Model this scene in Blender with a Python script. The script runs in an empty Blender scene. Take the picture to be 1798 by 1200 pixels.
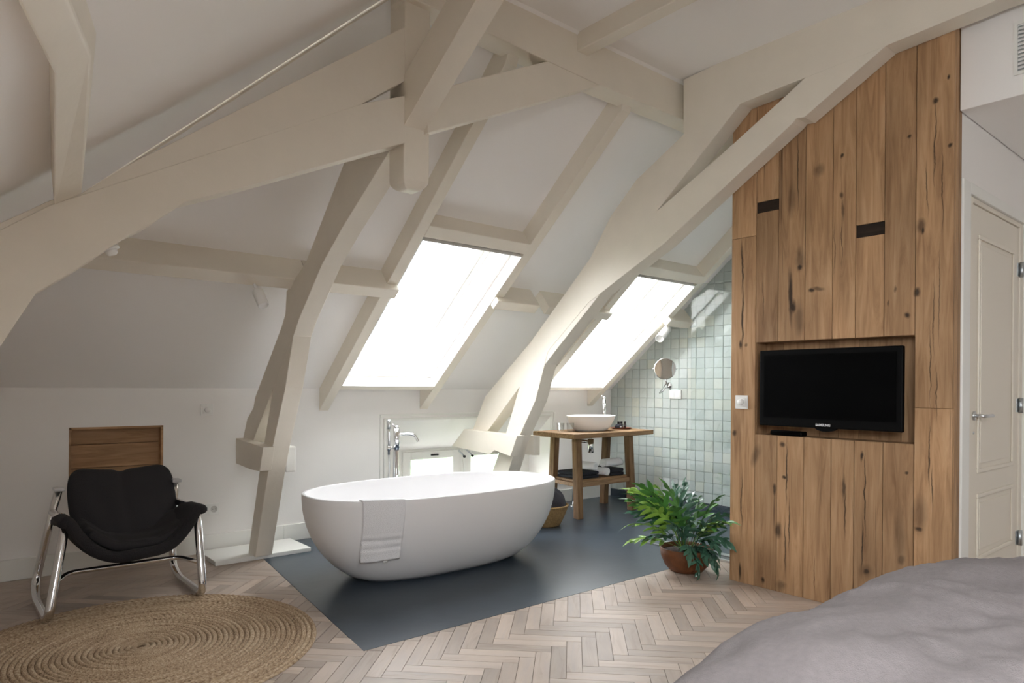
import bpy, bmesh, math, random
from mathutils import Vector, Matrix, noise
R = math.radians
random.seed(7)
C = bpy.context.scene.collection
sc = bpy.context.scene

# ------------------------------------------------------------------ camera, world, light, exposure
F, CX, HY, ROLL, CAMZ, YAW = 1199.0, 899.0, 679.0, 0.0077, 1.2, 50.0     # photo taken as 1798x1200
cd = bpy.data.cameras.new('camera'); cam = bpy.data.objects.new('camera', cd); C.objects.link(cam)
cd.sensor_width = 36; cd.lens = F / 1798 * 36; cd.shift_y = (HY - 600) / 1798; cd.clip_start = 0.02; cd.clip_end = 500
cam.matrix_world = (Matrix.Translation((0, 0, CAMZ)) @ Matrix.Rotation(R(YAW - 90), 4, 'Z')
                    @ Matrix.Rotation(R(90), 4, 'X') @ Matrix.Rotation(math.asin(ROLL), 4, 'Z'))
sc.camera = cam
w = bpy.data.worlds.new('sky'); sc.world = w; w.use_nodes = True
bg = w.node_tree.nodes['Background']; bg.inputs[0].default_value = (0.965, 0.98, 1.0, 1); bg.inputs[1].default_value = 9.0
vs = sc.view_settings; vs.view_transform = 'Standard'; vs.look = 'None'; vs.gamma = 1; vs.use_curve_mapping = False
vs.exposure = 1.42
sc.cycles.max_bounces = 10; sc.cycles.diffuse_bounces = 6; sc.cycles.transparent_max_bounces = 12
sc.cycles.sample_clamp_indirect = 8

def portal(name, loc, n, sx, sy):          # guides sampling of the sky through a window, emits nothing itself
    l = bpy.data.lights.new(name, 'AREA'); l.shape = 'RECTANGLE'; l.size = sx; l.size_y = sy
    l.cycles.is_portal = True
    o = bpy.data.objects.new(name, l); C.objects.link(o)
    o.location = loc; o.rotation_euler = Vector(n).to_track_quat('-Z', 'Y').to_euler()

# ------------------------------------------------------------------ photo rays
fw = Vector((math.cos(R(YAW)), math.sin(R(YAW)), 0)); rt = Vector((math.sin(R(YAW)), -math.cos(R(YAW)), 0)); upv = Vector((0, 0, 1))
CAM = Vector((0, 0, CAMZ))
def ray(x, y):
    dx, dy = x - CX, y - HY
    u = dx + dy * ROLL; v = dy - dx * ROLL
    return fw + rt * (u / F) - upv * (v / F)
def onX(x, y, X): d = ray(x, y); return CAM + d * (X / d.x)
def onY(x, y, Y): d = ray(x, y); return CAM + d * (Y / d.y)
def onZ(x, y, z): d = ray(x, y); return CAM + d * ((z - CAMZ) / d.z)

# ------------------------------------------------------------------ materials
def new_mat(name):
    m = bpy.data.materials.new(name); m.use_nodes = True
    nt = m.node_tree; return m, nt, nt.nodes['Principled BSDF']
def N(nt, t, **kw):
    n = nt.nodes.new(t)
    for k, v in kw.items():
        if k in ('op',): n.operation = v
        else: setattr(n, k, v)
    return n
def lk(nt, a, b): nt.links.new(a, b)
def srgb(r, g, b):
    f = lambda c: (c / 255 / 12.92) if c / 255 <= .04045 else ((c / 255 + .055) / 1.055) ** 2.4
    return (f(r), f(g), f(b), 1)
def simple(name, col, rough=.5, metal=0, bump=0, bscale=40, var=0, vscale=3, coat=0, spec=.5, detail=4):
    m, nt, p = new_mat(name)
    p.inputs['Base Color'].default_value = col; p.inputs['Roughness'].default_value = rough
    p.inputs['Metallic'].default_value = metal; p.inputs['Specular IOR Level'].default_value = spec
    if coat: p.inputs['Coat Weight'].default_value = coat; p.inputs['Coat Roughness'].default_value = .1
    tc = N(nt, 'ShaderNodeNewGeometry')
    if bump:
        t = N(nt, 'ShaderNodeTexNoise'); t.inputs['Scale'].default_value = bscale; t.inputs['Detail'].default_value = detail
        lk(nt, tc.outputs['Position'], t.inputs['Vector'])
        b = N(nt, 'ShaderNodeBump'); b.inputs['Strength'].default_value = bump; b.inputs['Distance'].default_value = .01
        lk(nt, t.outputs['Fac'], b.inputs['Height']); lk(nt, b.outputs[0], p.inputs['Normal'])
    if var:
        t = N(nt, 'ShaderNodeTexNoise'); t.inputs['Scale'].default_value = vscale; t.inputs['Detail'].default_value = 5
        lk(nt, tc.outputs['Position'], t.inputs['Vector'])
        r = N(nt, 'ShaderNodeValToRGB')
        r.color_ramp.elements[0].position = .3; r.color_ramp.elements[1].position = .7
        r.color_ramp.elements[0].color = tuple(c * (1 - var) for c in col[:3]) + (1,)
        r.color_ramp.elements[1].color = tuple(min(1, c * (1 + var)) for c in col[:3]) + (1,)
        lk(nt, t.outputs['Fac'], r.inputs[0]); lk(nt, r.outputs[0], p.inputs['Base Color'])
    return m
def wood(name, cols, axis='z', stretch=14, scale=5, rough=.6, randvar=.25, feats=None, bump=.25, local=False):
    """grain along one axis; feats = list of (y, z, ry, rz, slant, dark) dark knots and shakes placed on a wall"""
    m, nt, p = new_mat(name)
    p.inputs['Roughness'].default_value = rough; p.inputs['Specular IOR Level'].default_value = .3
    src = N(nt, 'ShaderNodeTexCoord').outputs['Object'] if local else N(nt, 'ShaderNodeNewGeometry').outputs['Position']
    oi = N(nt, 'ShaderNodeObjectInfo')
    off = N(nt, 'ShaderNodeVectorMath', op='MULTIPLY_ADD'); lk(nt, oi.outputs['Random'], off.inputs[0])
    off.inputs[1].default_value = (17, 23, 31); lk(nt, src, off.inputs[2])
    mp = N(nt, 'ShaderNodeMapping'); s = [scale * stretch] * 3
    s['xyz'.index(axis)] = scale
    mp.inputs['Scale'].default_value = [v / 5 for v in s]; lk(nt, off.outputs[0], mp.inputs[0])
    n1 = N(nt, 'ShaderNodeTexNoise'); n1.inputs['Scale'].default_value = 2.2; n1.inputs['Detail'].default_value = 7; n1.inputs['Roughness'].default_value = .62
    n1.inputs['Distortion'].default_value = .8; lk(nt, mp.outputs[0], n1.inputs['Vector'])
    rp = N(nt, 'ShaderNodeValToRGB'); el = rp.color_ramp.elements
    while len(el) < len(cols): el.new(.5)
    for i, c in enumerate(cols): el[i].position = .25 + .5 * i / (len(cols) - 1); el[i].color = c
    lk(nt, n1.outputs['Fac'], rp.inputs[0])
    # plank to plank tone
    mr = N(nt, 'ShaderNodeMapRange'); mr.inputs[3].default_value = 1 - randvar; mr.inputs[4].default_value = 1 + randvar * .6
    lk(nt, oi.outputs['Random'], mr.inputs[0])
    mx = N(nt, 'ShaderNodeMix', data_type='RGBA', blend_type='MULTIPLY'); mx.inputs[0].default_value = 1
    lk(nt, rp.outputs[0], mx.inputs[6]); lk(nt, mr.outputs[0], mx.inputs[7])
    col = mx.outputs[2]
    # broad stains
    n2 = N(nt, 'ShaderNodeTexNoise'); n2.inputs['Scale'].default_value = 1.2; n2.inputs['Detail'].default_value = 3
    mp2 = N(nt, 'ShaderNodeMapping'); s2 = [scale * .9] * 3; s2['xyz'.index(axis)] = scale * .3; mp2.inputs['Scale'].default_value = s2
    lk(nt, off.outputs[0], mp2.inputs[0]); lk(nt, mp2.outputs[0], n2.inputs['Vector'])
    mr2 = N(nt, 'ShaderNodeMapRange'); mr2.inputs[1].default_value = .35; mr2.inputs[2].default_value = .7; mr2.inputs[3].default_value = 1; mr2.inputs[4].default_value = .78
    lk(nt, n2.outputs['Fac'], mr2.inputs[0])
    mx2 = N(nt, 'ShaderNodeMix', data_type='RGBA', blend_type='MULTIPLY'); mx2.inputs[0].default_value = 1
    lk(nt, col, mx2.inputs[6]); lk(nt, mr2.outputs[0], mx2.inputs[7]); col = mx2.outputs[2]
    if feats:
        mp3 = N(nt, 'ShaderNodeMapping'); mp3.inputs['Scale'].default_value = (40, 40, 1.1); lk(nt, off.outputs[0], mp3.inputs[0])
        n3 = N(nt, 'ShaderNodeTexNoise'); n3.inputs['Scale'].default_value = 1; n3.inputs['Detail'].default_value = 3; n3.inputs['Distortion'].default_value = .6; lk(nt, mp3.outputs[0], n3.inputs['Vector'])
        mr3 = N(nt, 'ShaderNodeMapRange'); mr3.inputs[1].default_value = .66; mr3.inputs[2].default_value = .74; mr3.inputs[3].default_value = 0; mr3.inputs[4].default_value = .62; lk(nt, n3.outputs['Fac'], mr3.inputs[0])
        mx4 = N(nt, 'ShaderNodeMix', data_type='RGBA'); lk(nt, mr3.outputs[0], mx4.inputs[0]); lk(nt, col, mx4.inputs[6]); mx4.inputs[7].default_value = srgb(70, 50, 36); col = mx4.outputs[2]
        g = N(nt, 'ShaderNodeNewGeometry').outputs['Position']
        nd = N(nt, 'ShaderNodeTexNoise'); nd.inputs['Scale'].default_value = 9; nd.inputs['Detail'].default_value = 4
        lk(nt, g, nd.inputs['Vector'])
        dd = N(nt, 'ShaderNodeVectorMath', op='MULTIPLY_ADD'); lk(nt, nd.outputs['Color'], dd.inputs[0]); dd.inputs[1].default_value = (0, .03, .06); lk(nt, g, dd.inputs[2])
        sep = N(nt, 'ShaderNodeSeparateXYZ'); lk(nt, dd.outputs[0], sep.inputs[0])
        last = None
        for (y0, z0, ry, rz, sl, dk) in feats:
            y0 += .015; z0 += .03
            cmb = N(nt, 'ShaderNodeCombineXYZ')
            a = N(nt, 'ShaderNodeMath', op='MULTIPLY_ADD'); lk(nt, sep.outputs[2], a.inputs[0]); a.inputs[1].default_value = -sl / ry
            b = N(nt, 'ShaderNodeMath', op='MULTIPLY_ADD'); lk(nt, sep.outputs[1], b.inputs[0]); b.inputs[1].default_value = 1 / ry; b.inputs[2].default_value = -(y0 - sl * z0) / ry
            lk(nt, b.outputs[0], a.inputs[2])
            c = N(nt, 'ShaderNodeMath', op='MULTIPLY_ADD'); lk(nt, sep.outputs[2], c.inputs[0]); c.inputs[1].default_value = 1 / rz; c.inputs[2].default_value = -z0 / rz
            lk(nt, a.outputs[0], cmb.inputs[1]); lk(nt, c.outputs[0], cmb.inputs[2])
            ln = N(nt, 'ShaderNodeVectorMath', op='LENGTH'); lk(nt, cmb.outputs[0], ln.inputs[0])
            q = N(nt, 'ShaderNodeMapRange'); q.inputs[1].default_value = .35; q.inputs[2].default_value = 1; q.inputs[3].default_value = dk; q.inputs[4].default_value = 0
            lk(nt, ln.outputs['Value'], q.inputs[0])
            if last is None: last = q.outputs[0]
            else:
                mm = N(nt, 'ShaderNodeMath', op='MAXIMUM'); lk(nt, last, mm.inputs[0]); lk(nt, q.outputs[0], mm.inputs[1]); last = mm.outputs[0]
        mx3 = N(nt, 'ShaderNodeMix', data_type='RGBA'); lk(nt, last, mx3.inputs[0]); lk(nt, col, mx3.inputs[6]); mx3.inputs[7].default_value = srgb(34, 26, 20)
        col = mx3.outputs[2]
    lk(nt, col, p.inputs['Base Color'])
    b = N(nt, 'ShaderNodeBump'); b.inputs['Strength'].default_value = bump; b.inputs['Distance'].default_value = .004
    lk(nt, n1.outputs['Fac'], b.inputs['Height']); lk(nt, b.outputs[0], p.inputs['Normal'])
    return m

M = {}
M['wall'] = simple('wall_paint', srgb(243, 240, 237), .75, bump=.03, bscale=90)
M['beam'] = simple('beam_paint', srgb(230, 222, 208), .5, bump=.16, bscale=22, var=.02, vscale=6, detail=6)
M['trimw'] = simple('trim_paint', srgb(238, 237, 232), .4)
M['reveal'] = simple('reveal_paint', srgb(243, 240, 237), .45)
M['doorp'] = simple('door_paint', srgb(230, 222, 208), .42)
M['plastic'] = simple('white_plastic', srgb(240, 239, 236), .3)
M['chrome'] = simple('chrome', (.82, .82, .83, 1), .08, 1)
M['steel'] = simple('brushed_steel', (.62, .63, .64, 1), .28, 1)
M['zinc'] = simple('zinc_plated', (.55, .58, .6, 1), .4, 1)
M['screed'] = simple('slate_screed', srgb(54, 65, 76), .30, bump=.05, bscale=14, var=.10, vscale=5)
M['tray'] = M['screed']
M['grout'] = simple('tile_grout', srgb(186, 192, 188), .8)
M['dark'] = simple('near_black', (.006, .006, .007, 1), .5)
M['bath'] = simple('bath_stone', srgb(240, 239, 240), .42)
M['ceramic'] = simple('basin_ceramic', srgb(243, 240, 238), .3)
M['tvblack'] = simple('television_black', (.001, .001, .0012, 1), .6, spec=.12)
M['tvscreen'] = simple('television_screen', (.0006, .0006, .0008, 1), .5, spec=.06)
M['logo'] = simple('logo_silver', (.75, .76, .78, 1), .4)
M['towel'] = simple('towel_white', srgb(238, 237, 238), .95, bump=.5, bscale=260)
M['towelhang'] = simple('towel_grey_white', srgb(242, 242, 245), .95, bump=.5, bscale=260)
M['toweldark'] = simple('towel_dark', srgb(33, 34, 42), .95, bump=.5, bscale=240)
M['cloth'] = simple('dark_cloth', srgb(48, 46, 52), .95, bump=.5, bscale=120)
M['fabric'] = simple('black_fabric', srgb(40, 38, 41), .85, bump=.25, bscale=180)
M['felt'] = simple('black_felt', srgb(38, 36, 39), .95, bump=.6, bscale=240, var=.2, vscale=120)
M['duvet'] = simple('grey_linen', srgb(122, 115, 115), .95, bump=.35, bscale=320, var=.07, vscale=70)
M['rust'] = simple('rust_bowl', srgb(112, 66, 34), .55, bump=.2, bscale=60, var=.22, vscale=26)
M['soil'] = simple('soil', srgb(45, 30, 22), .95, bump=.8, bscale=80)
M['amber'] = simple('dark_bottle', srgb(30, 18, 14), .12, coat=.5)
M['traywood'] = simple('red_wood', srgb(120, 62, 36), .45, var=.15, vscale=30)
M['mirror'] = simple('mirror', (.9, .9, .9, 1), .01, 1)
M['grass'] = simple('lawn', srgb(66, 98, 44), .9, var=.4, vscale=.5)
M['leaf'] = simple('fern_leaf', srgb(78, 128, 62), .38, var=.3, vscale=12)
M['leaf2'] = simple('fern_leaf_blue', srgb(66, 104, 84), .3, var=.3, vscale=12)
M['leaf3'] = simple('fern_leaf_lime', srgb(138, 178, 76), .4, var=.2, vscale=12)  # mostly on left fronds: young leaf tone, partly window light put into colour
M['stem'] = simple('fern_stem', srgb(86, 92, 48), .6)
def glass_mat(name, col, mixf, rough=0.0):
    m, nt, p = new_mat(name); nt.nodes.remove(p)
    out = nt.nodes['Material Output']
    t = N(nt, 'ShaderNodeBsdfTransparent'); t.inputs[0].default_value = col
    g = N(nt, 'ShaderNodeBsdfGlossy'); g.inputs['Roughness'].default_value = rough
    fr = N(nt, 'ShaderNodeFresnel'); ge = N(nt, 'ShaderNodeNewGeometry')
    io = N(nt, 'ShaderNodeMath', op='MULTIPLY_ADD'); lk(nt, ge.outputs['Backfacing'], io.inputs[0]); io.inputs[1].default_value = -.83333; io.inputs[2].default_value = 1.5
    lk(nt, io.outputs[0], fr.inputs[0])
    ad = N(nt, 'ShaderNodeMath', op='MULTIPLY'); lk(nt, fr.outputs[0], ad.inputs[0]); ad.inputs[1].default_value = mixf
    mx = N(nt, 'ShaderNodeMixShader'); lk(nt, ad.outputs[0], mx.inputs[0]); lk(nt, t.outputs[0], mx.inputs[1]); lk(nt, g.outputs[0], mx.inputs[2])
    lk(nt, mx.outputs[0], out.inputs[0]); return m
M['pane'] = glass_mat('window_glass', (.87, .89, .895, 1), 1.0)
M['shower'] = glass_mat('shower_glass', (.955, .98, .98, 1), 1.7)
M['tumbler'] = glass_mat('tumbler_glass', (.95, .96, .96, 1), 1.4)
# glazed tile
m, nt, p = new_mat('glazed_tile'); M['tile'] = m
oi = N(nt, 'ShaderNodeObjectInfo'); rp = N(nt, 'ShaderNodeValToRGB'); el = rp.color_ramp.elements
for i, c in enumerate([srgb(186, 195, 192), srgb(197, 203, 198), srgb(205, 206, 196), srgb(180, 191, 193), srgb(201, 204, 193)]):
    if i > 1: el.new(.5)
    el[min(i, len(el) - 1)].color = c
for i in range(5): el[i].position = i / 4
lk(nt, oi.outputs['Random'], rp.inputs[0]); lk(nt, rp.outputs[0], p.inputs['Base Color']); p.inputs['Roughness'].default_value = .22
t = N(nt, 'ShaderNodeTexNoise'); t.inputs['Scale'].default_value = 14; t.inputs['Detail'].default_value = 3
gp = N(nt, 'ShaderNodeNewGeometry'); lk(nt, gp.outputs['Position'], t.inputs['Vector'])
b = N(nt, 'ShaderNodeBump'); b.inputs['Strength'].default_value = .35; b.inputs['Distance'].default_value = .01
lk(nt, t.outputs['Fac'], b.inputs['Height']); lk(nt, b.outputs[0], p.inputs['Normal'])
# parquet block: tone per block
m = wood('parquet_oak', [srgb(172, 152, 136), srgb(192, 175, 161), srgb(184, 170, 161)], axis='x', stretch=9, scale=6, rough=.42, randvar=.24, bump=.12, local=True)
M['parquet'] = m
M['table'] = wood('table_elm', [srgb(84, 62, 42), srgb(128, 98, 68), srgb(150, 120, 88)], axis='z', scale=8, rough=.7, randvar=.15)
M['tabletop'] = wood('tabletop_elm', [srgb(104, 80, 56), srgb(150, 118, 86), srgb(172, 142, 108)], axis='x', scale=8, rough=.7, randvar=.1)
oakc = [srgb(142, 106, 75), srgb(180, 142, 105), srgb(200, 164, 127)]
M['alcove'] = wood('alcove_oak', oakc, axis='x', stretch=12, scale=5, rough=.62, randvar=.22)
M['backing'] = simple('backing_board', srgb(150, 120, 92), .8)
# jute
RC = Vector((.70, 3.45, 0)); RRAD = .775
m, nt, p = new_mat('jute'); M['jute'] = m
gp = N(nt, 'ShaderNodeNewGeometry'); sb = N(nt, 'ShaderNodeVectorMath', op='SUBTRACT'); lk(nt, gp.outputs['Position'], sb.inputs[0]); sb.inputs[1].default_value = RC
sx_ = N(nt, 'ShaderNodeSeparateXYZ'); lk(nt, sb.outputs[0], sx_.inputs[0])
at = N(nt, 'ShaderNodeMath', op='ARCTAN2'); lk(nt, sx_.outputs[1], at.inputs[0]); lk(nt, sx_.outputs[0], at.inputs[1])
ln_r = N(nt, 'ShaderNodeVectorMath', op='LENGTH'); lk(nt, sb.outputs[0], ln_r.inputs[0])
cb_ = N(nt, 'ShaderNodeCombineXYZ'); lk(nt, ln_r.outputs['Value'], cb_.inputs[0]); lk(nt, at.outputs[0], cb_.inputs[1])
def pol(sr, sa, det):
    mp = N(nt, 'ShaderNodeMapping'); mp.inputs['Scale'].default_value = (sr, sa, 1); lk(nt, cb_.outputs[0], mp.inputs[0])
    t = N(nt, 'ShaderNodeTexNoise'); t.inputs['Scale'].default_value = 1; t.inputs['Detail'].default_value = det; lk(nt, mp.outputs[0], t.inputs['Vector']); return t
n1 = pol(170, 40, 5); n2 = pol(42.5, 1.2, 2)
ad = N(nt, 'ShaderNodeMath', op='MULTIPLY_ADD'); lk(nt, n2.outputs['Fac'], ad.inputs[0]); ad.inputs[1].default_value = .34
sc_ = N(nt, 'ShaderNodeMath', op='MULTIPLY'); lk(nt, n1.outputs['Fac'], sc_.inputs[0]); sc_.inputs[1].default_value = .75; lk(nt, sc_.outputs[0], ad.inputs[2])
rp = N(nt, 'ShaderNodeValToRGB'); el = rp.color_ramp.elements
el[0].position = .34; el[0].color = srgb(100, 77, 57); el[1].position = .76; el[1].color = srgb(212, 194, 167)
e = el.new(.54); e.color = srgb(172, 148, 120)
lk(nt, ad.outputs[0], rp.inputs[0]); lk(nt, rp.outputs[0], p.inputs['Base Color']); p.inputs['Roughness'].default_value = .95
b = N(nt, 'ShaderNodeBump'); b.inputs['Strength'].default_value = .6; b.inputs['Distance'].default_value = .004
lk(nt, n1.outputs['Fac'], b.inputs['Height']); lk(nt, b.outputs[0], p.inputs['Normal'])
M['basket'] = simple('seagrass', srgb(150, 120, 78), .9, bump=.6, bscale=90, var=.25, vscale=60)

# ------------------------------------------------------------------ mesh helpers
WL = {}
def wloc(o): return WL.get(o.name, Vector((0, 0, 0))) if o else Vector((0, 0, 0))
def tag(o, label=None, cat=None, group=None, kind=None):
    if label: o['label'] = label
    if cat: o['category'] = cat
    if group: o['group'] = group
    if kind: o['kind'] = kind
    return o
def thing(name, loc, label=None, cat=None, group=None, kind=None):
    o = bpy.data.objects.new(name, None); C.objects.link(o); o.location = loc; o.empty_display_size = .05
    WL[o.name] = Vector(loc); return tag(o, label, cat, group, kind)
def mk(name, V, Fc, mat, parent=None, smooth=False, bevel=0, seg=2, subsurf=0, solid=0, auto=None):
    V = [Vector(v) for v in V]
    if parent: o0 = wloc(parent)
    else:
        lo = Vector((min(v.x for v in V), min(v.y for v in V), min(v.z for v in V))); hi = Vector((max(v.x for v in V), max(v.y for v in V), 0))
        o0 = Vector(((lo.x + hi.x) / 2, (lo.y + hi.y) / 2, lo.z))
    me = bpy.data.meshes.new(name); me.from_pydata([v - o0 for v in V], [], Fc)
    bm = bmesh.new(); bm.from_mesh(me); bmesh.ops.recalc_face_normals(bm, faces=bm.faces); bm.to_mesh(me); bm.free()
    me.materials.append(M[mat] if isinstance(mat, str) else mat)
    if smooth: me.shade_smooth()
    o = bpy.data.objects.new(name, me); C.objects.link(o)
    if parent: o.parent = parent; WL[o.name] = o0
    else: o.location = o0; WL[o.name] = o0
    if solid: s = o.modifiers.new('solid', 'SOLIDIFY'); s.thickness = solid; s.offset = 0
    if bevel: b = o.modifiers.new('bevel', 'BEVEL'); b.width = bevel; b.segments = seg; b.limit_method = 'ANGLE'; b.angle_limit = R(35)
    if subsurf: s = o.modifiers.new('sub', 'SUBSURF'); s.levels = subsurf; s.render_levels = subsurf
    return o
BF = [(0, 1, 3, 2), (4, 6, 7, 5), (0, 4, 5, 1), (2, 3, 7, 6), (0, 2, 6, 4), (1, 5, 7, 3)]
def bx(x0, x1, y0, y1, z0, z1): return [(x, y, z) for x in (x0, x1) for y in (y0, y1) for z in (z0, z1)]
class MB:
    def __init__(s): s.v = []; s.f = []
    def add(s, V, Fc): n = len(s.v); s.v += [Vector(v) for v in V]; s.f += [tuple(i + n for i in f) for f in Fc]; return s
    def box(s, *a): return s.add(bx(*a), BF)
    def make(s, name, mat, parent=None, **kw): return mk(name, s.v, s.f, mat, parent, **kw)
def box(name, a, mat, parent=None, **kw): return mk(name, bx(*a), BF, mat, parent, **kw)
def extr(poly, d):
    n = len(poly); d = Vector(d)
    V = [Vector(p) for p in poly] + [Vector(p) + d for p in poly]
    Fc = [tuple(range(n)), tuple(range(2 * n - 1, n - 1, -1))] + [(i, (i + 1) % n, n + (i + 1) % n, n + i) for i in range(n)]
    return V, Fc
def prism(name, poly, d, mat, parent=None, **kw): V, Fc = extr(poly, d); return mk(name, V, Fc, mat, parent, **kw)
def trX(pts, X): return [onX(*p, X) if not isinstance(p, Vector) else Vector((X, p.y, p.z)) for p in pts]
def trY(pts, Y): return [onY(*p, Y) if not isinstance(p, Vector) else Vector((p.x, Y, p.z)) for p in pts]
def smoothpath(pts, n=6, closed=False):
    P = [Vector(p) for p in pts]; out = []
    m = len(P); rng = range(m if closed else m - 1)
    for i in rng:
        p0 = P[(i - 1) % m] if (closed or i > 0) else P[i]; p1 = P[i]; p2 = P[(i + 1) % m]; p3 = P[(i + 2) % m] if (closed or i + 2 < m) else P[(i + 1) % m]
        for k in range(n):
            t = k / n
            out.append(.5 * ((2 * p1) + (p2 - p0) * t + (2 * p0 - 5 * p1 + 4 * p2 - p3) * t * t + (3 * p1 - p0 - 3 * p2 + p3) * t ** 3))
    if not closed: out.append(P[-1])
    return out
def fillet(pts, r, n=6):
    P = [Vector(p) for p in pts]; out = [P[0]]
    for i in range(1, len(P) - 1):
        a, b, c = P[i - 1], P[i], P[i + 1]
        d1 = (a - b); d2 = (c - b); l = min(r, d1.length * .49, d2.length * .49)
        s = b + d1.normalized() * l; e = b + d2.normalized() * l
        for k in range(n + 1):
            t = k / n; out.append(s * (1 - t) ** 2 + b * 2 * t * (1 - t) + e * t * t)
    out.append(P[-1]); return out
def tubeVF(pts, r, seg=12, closed=False, cap=True):
    P = [Vector(p) for p in pts]; n = len(P); V = []; Fc = []; prev = None
    for i in range(n):
        a = P[(i - 1) % n] if (closed or i) else P[i]; b = P[(i + 1) % n] if (closed or i < n - 1) else P[i]
        t = (b - a).normalized()
        if prev is None: u = t.orthogonal().normalized()
        else: u = (prev - t * prev.dot(t)); u = u.normalized() if u.length > 1e-6 else t.orthogonal().normalized()
        prev = u; v = t.cross(u); rr = r[i] if isinstance(r, (list, tuple)) else r
        for k in range(seg): an = 2 * math.pi * k / seg; V.append(P[i] + (u * math.cos(an) + v * math.sin(an)) * rr)
    for i in range(n if closed else n - 1):
        for k in range(seg):
            j = (i + 1) % n; Fc.append((i * seg + k, i * seg + (k + 1) % seg, j * seg + (k + 1) % seg, j * seg + k))
    if cap and not closed: Fc += [tuple(range(seg - 1, -1, -1)), tuple((n - 1) * seg + k for k in range(seg))]
    return V, Fc
def tube(name, pts, r, mat, parent=None, seg=12, closed=False, **kw):
    V, Fc = tubeVF(pts, r, seg, closed); return mk(name, V, Fc, mat, parent, smooth=True, **kw)
def latheVF(prof, c, seg=32, axis=(0, 0, 1), sx=1, sy=1):
    ax = Vector(axis).normalized(); u = ax.orthogonal().normalized() if abs(ax.z) < .999 else Vector((1, 0, 0)); v = ax.cross(u); c = Vector(c)
    V = []; Fc = []; n = len(prof)
    for (r, z) in prof:
        for k in range(seg): a = 2 * math.pi * k / seg; V.append(c + ax * z + (u * math.cos(a) * sx + v * math.sin(a) * sy) * r)
    for i in range(n - 1):
        for k in range(seg): Fc.append((i * seg + k, i * seg + (k + 1) % seg, (i + 1) * seg + (k + 1) % seg, (i + 1) * seg + k))
    if prof[0][0] > 1e-5: Fc.append(tuple(range(seg - 1, -1, -1)))
    if prof[-1][0] > 1e-5: Fc.append(tuple((n - 1) * seg + k for k in range(seg)))
    return V, Fc
def lathe(name, prof, c, mat, parent=None, seg=32, axis=(0, 0, 1), smooth=True, sx=1, sy=1, **kw):
    V, Fc = latheVF(prof, c, seg, axis, sx, sy); return mk(name, V, Fc, mat, parent, smooth=smooth, **kw)
def grid(name, nu, nv, fn, mat, parent=None, **kw):
    V = [fn(i / nu, j / nv) for j in range(nv + 1) for i in range(nu + 1)]
    Fc = [(j * (nu + 1) + i, j * (nu + 1) + i + 1, (j + 1) * (nu + 1) + i + 1, (j + 1) * (nu + 1) + i) for j in range(nv) for i in range(nu)]
    return mk(name, V, Fc, mat, parent, smooth=True, **kw)
def struct(o): o['kind'] = 'structure'; return o

# ------------------------------------------------------------------ room dimensions
YK, XL, ZK, T, ZF = 5.12, -.62, 1.17, .84, 3.2          # knee wall, hip wall, knee height, slope, flat ceiling
YB, XR, XT = -3.0, 5.45, 5.74
YF = YK - (ZF - ZK) / T; XF = XL + (ZF - ZK) / T; YBF = YB + (ZF - ZK) / T
zc = lambda Y: ZK + T * (YK - Y)                       # main slope
nrm = Vector((0, .643, .766)); dwn = Vector((0, .766, -.643))   # outward normal, down the slope
RD = .134                                               # rafter depth under the ceiling
zr = lambda Y: zc(Y) - .175                            # rafters' room face
SKY = [(2.385, 3.235), (4.535, 5.355)]
SB, ST = 4.883, 3.757                                  # skylight foot and head on the rafter plane
cb, ct = SB + RD * .643, ST + RD * .643                # the same on the ceiling plane
def S(X, Y): return Vector((X, Y, zc(Y)))
mb = MB()
def quad(*p): mb.add(p, [tuple(range(len(p)))])
hx = lambda Y: XL + (YK - Y)                            # hip line
xs = [SKY[0][0], SKY[0][1], SKY[1][0], SKY[1][1]]
quad(S(XL, YK), S(xs[0], YK), S(xs[0], YF), S(hx(YF), YF))
for (a, b_) in SKY:
    quad(S(a, YK), S(b_, YK), S(b_, cb), S(a, cb)); quad(S(a, ct), S(b_, ct), S(b_, YF), S(a, YF))
quad(S(xs[1], YK), S(xs[2], YK), S(xs[2], YF), S(xs[1], YF))
quad(S(xs[3], YK), S(XT + .1, YK), S(XT + .1, YF), S(xs[3], YF))
# hip slope with an opening behind the camera, back slope with two openings, flat top
zh = lambda X: ZK + T * (X - XL)
H = lambda X, Y: Vector((X, Y, zh(X)))
h0, h1, hy0, hy1 = -.30, .70, -1.35, .25
quad(H(XL, YK), H(XF, YF), H(XF, hy1), H(XL, hy1)); quad(H(XL, hy0), H(XF, hy0), H(XF, YBF), H(XL, YB))
quad(H(XL, hy1), H(h0, hy1), H(h0, hy0), H(XL, hy0)); quad(H(h1, hy1), H(XF, hy1), H(XF, hy0), H(h1, hy0))
zb = lambda Y: ZK + T * (Y - YB)
B = lambda X, Y: Vector((X, Y, zb(Y)))
quad(B(XL, YB), B(XR, YB), B(XR, YBF), B(XF, YBF))
quad(Vector((XF, YF, ZF)), Vector((XT + .1, YF, ZF)), Vector((XT + .1, YBF, ZF)), Vector((XF, YBF, ZF)))
struct(mb.make('ceiling', 'wall'))
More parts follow.
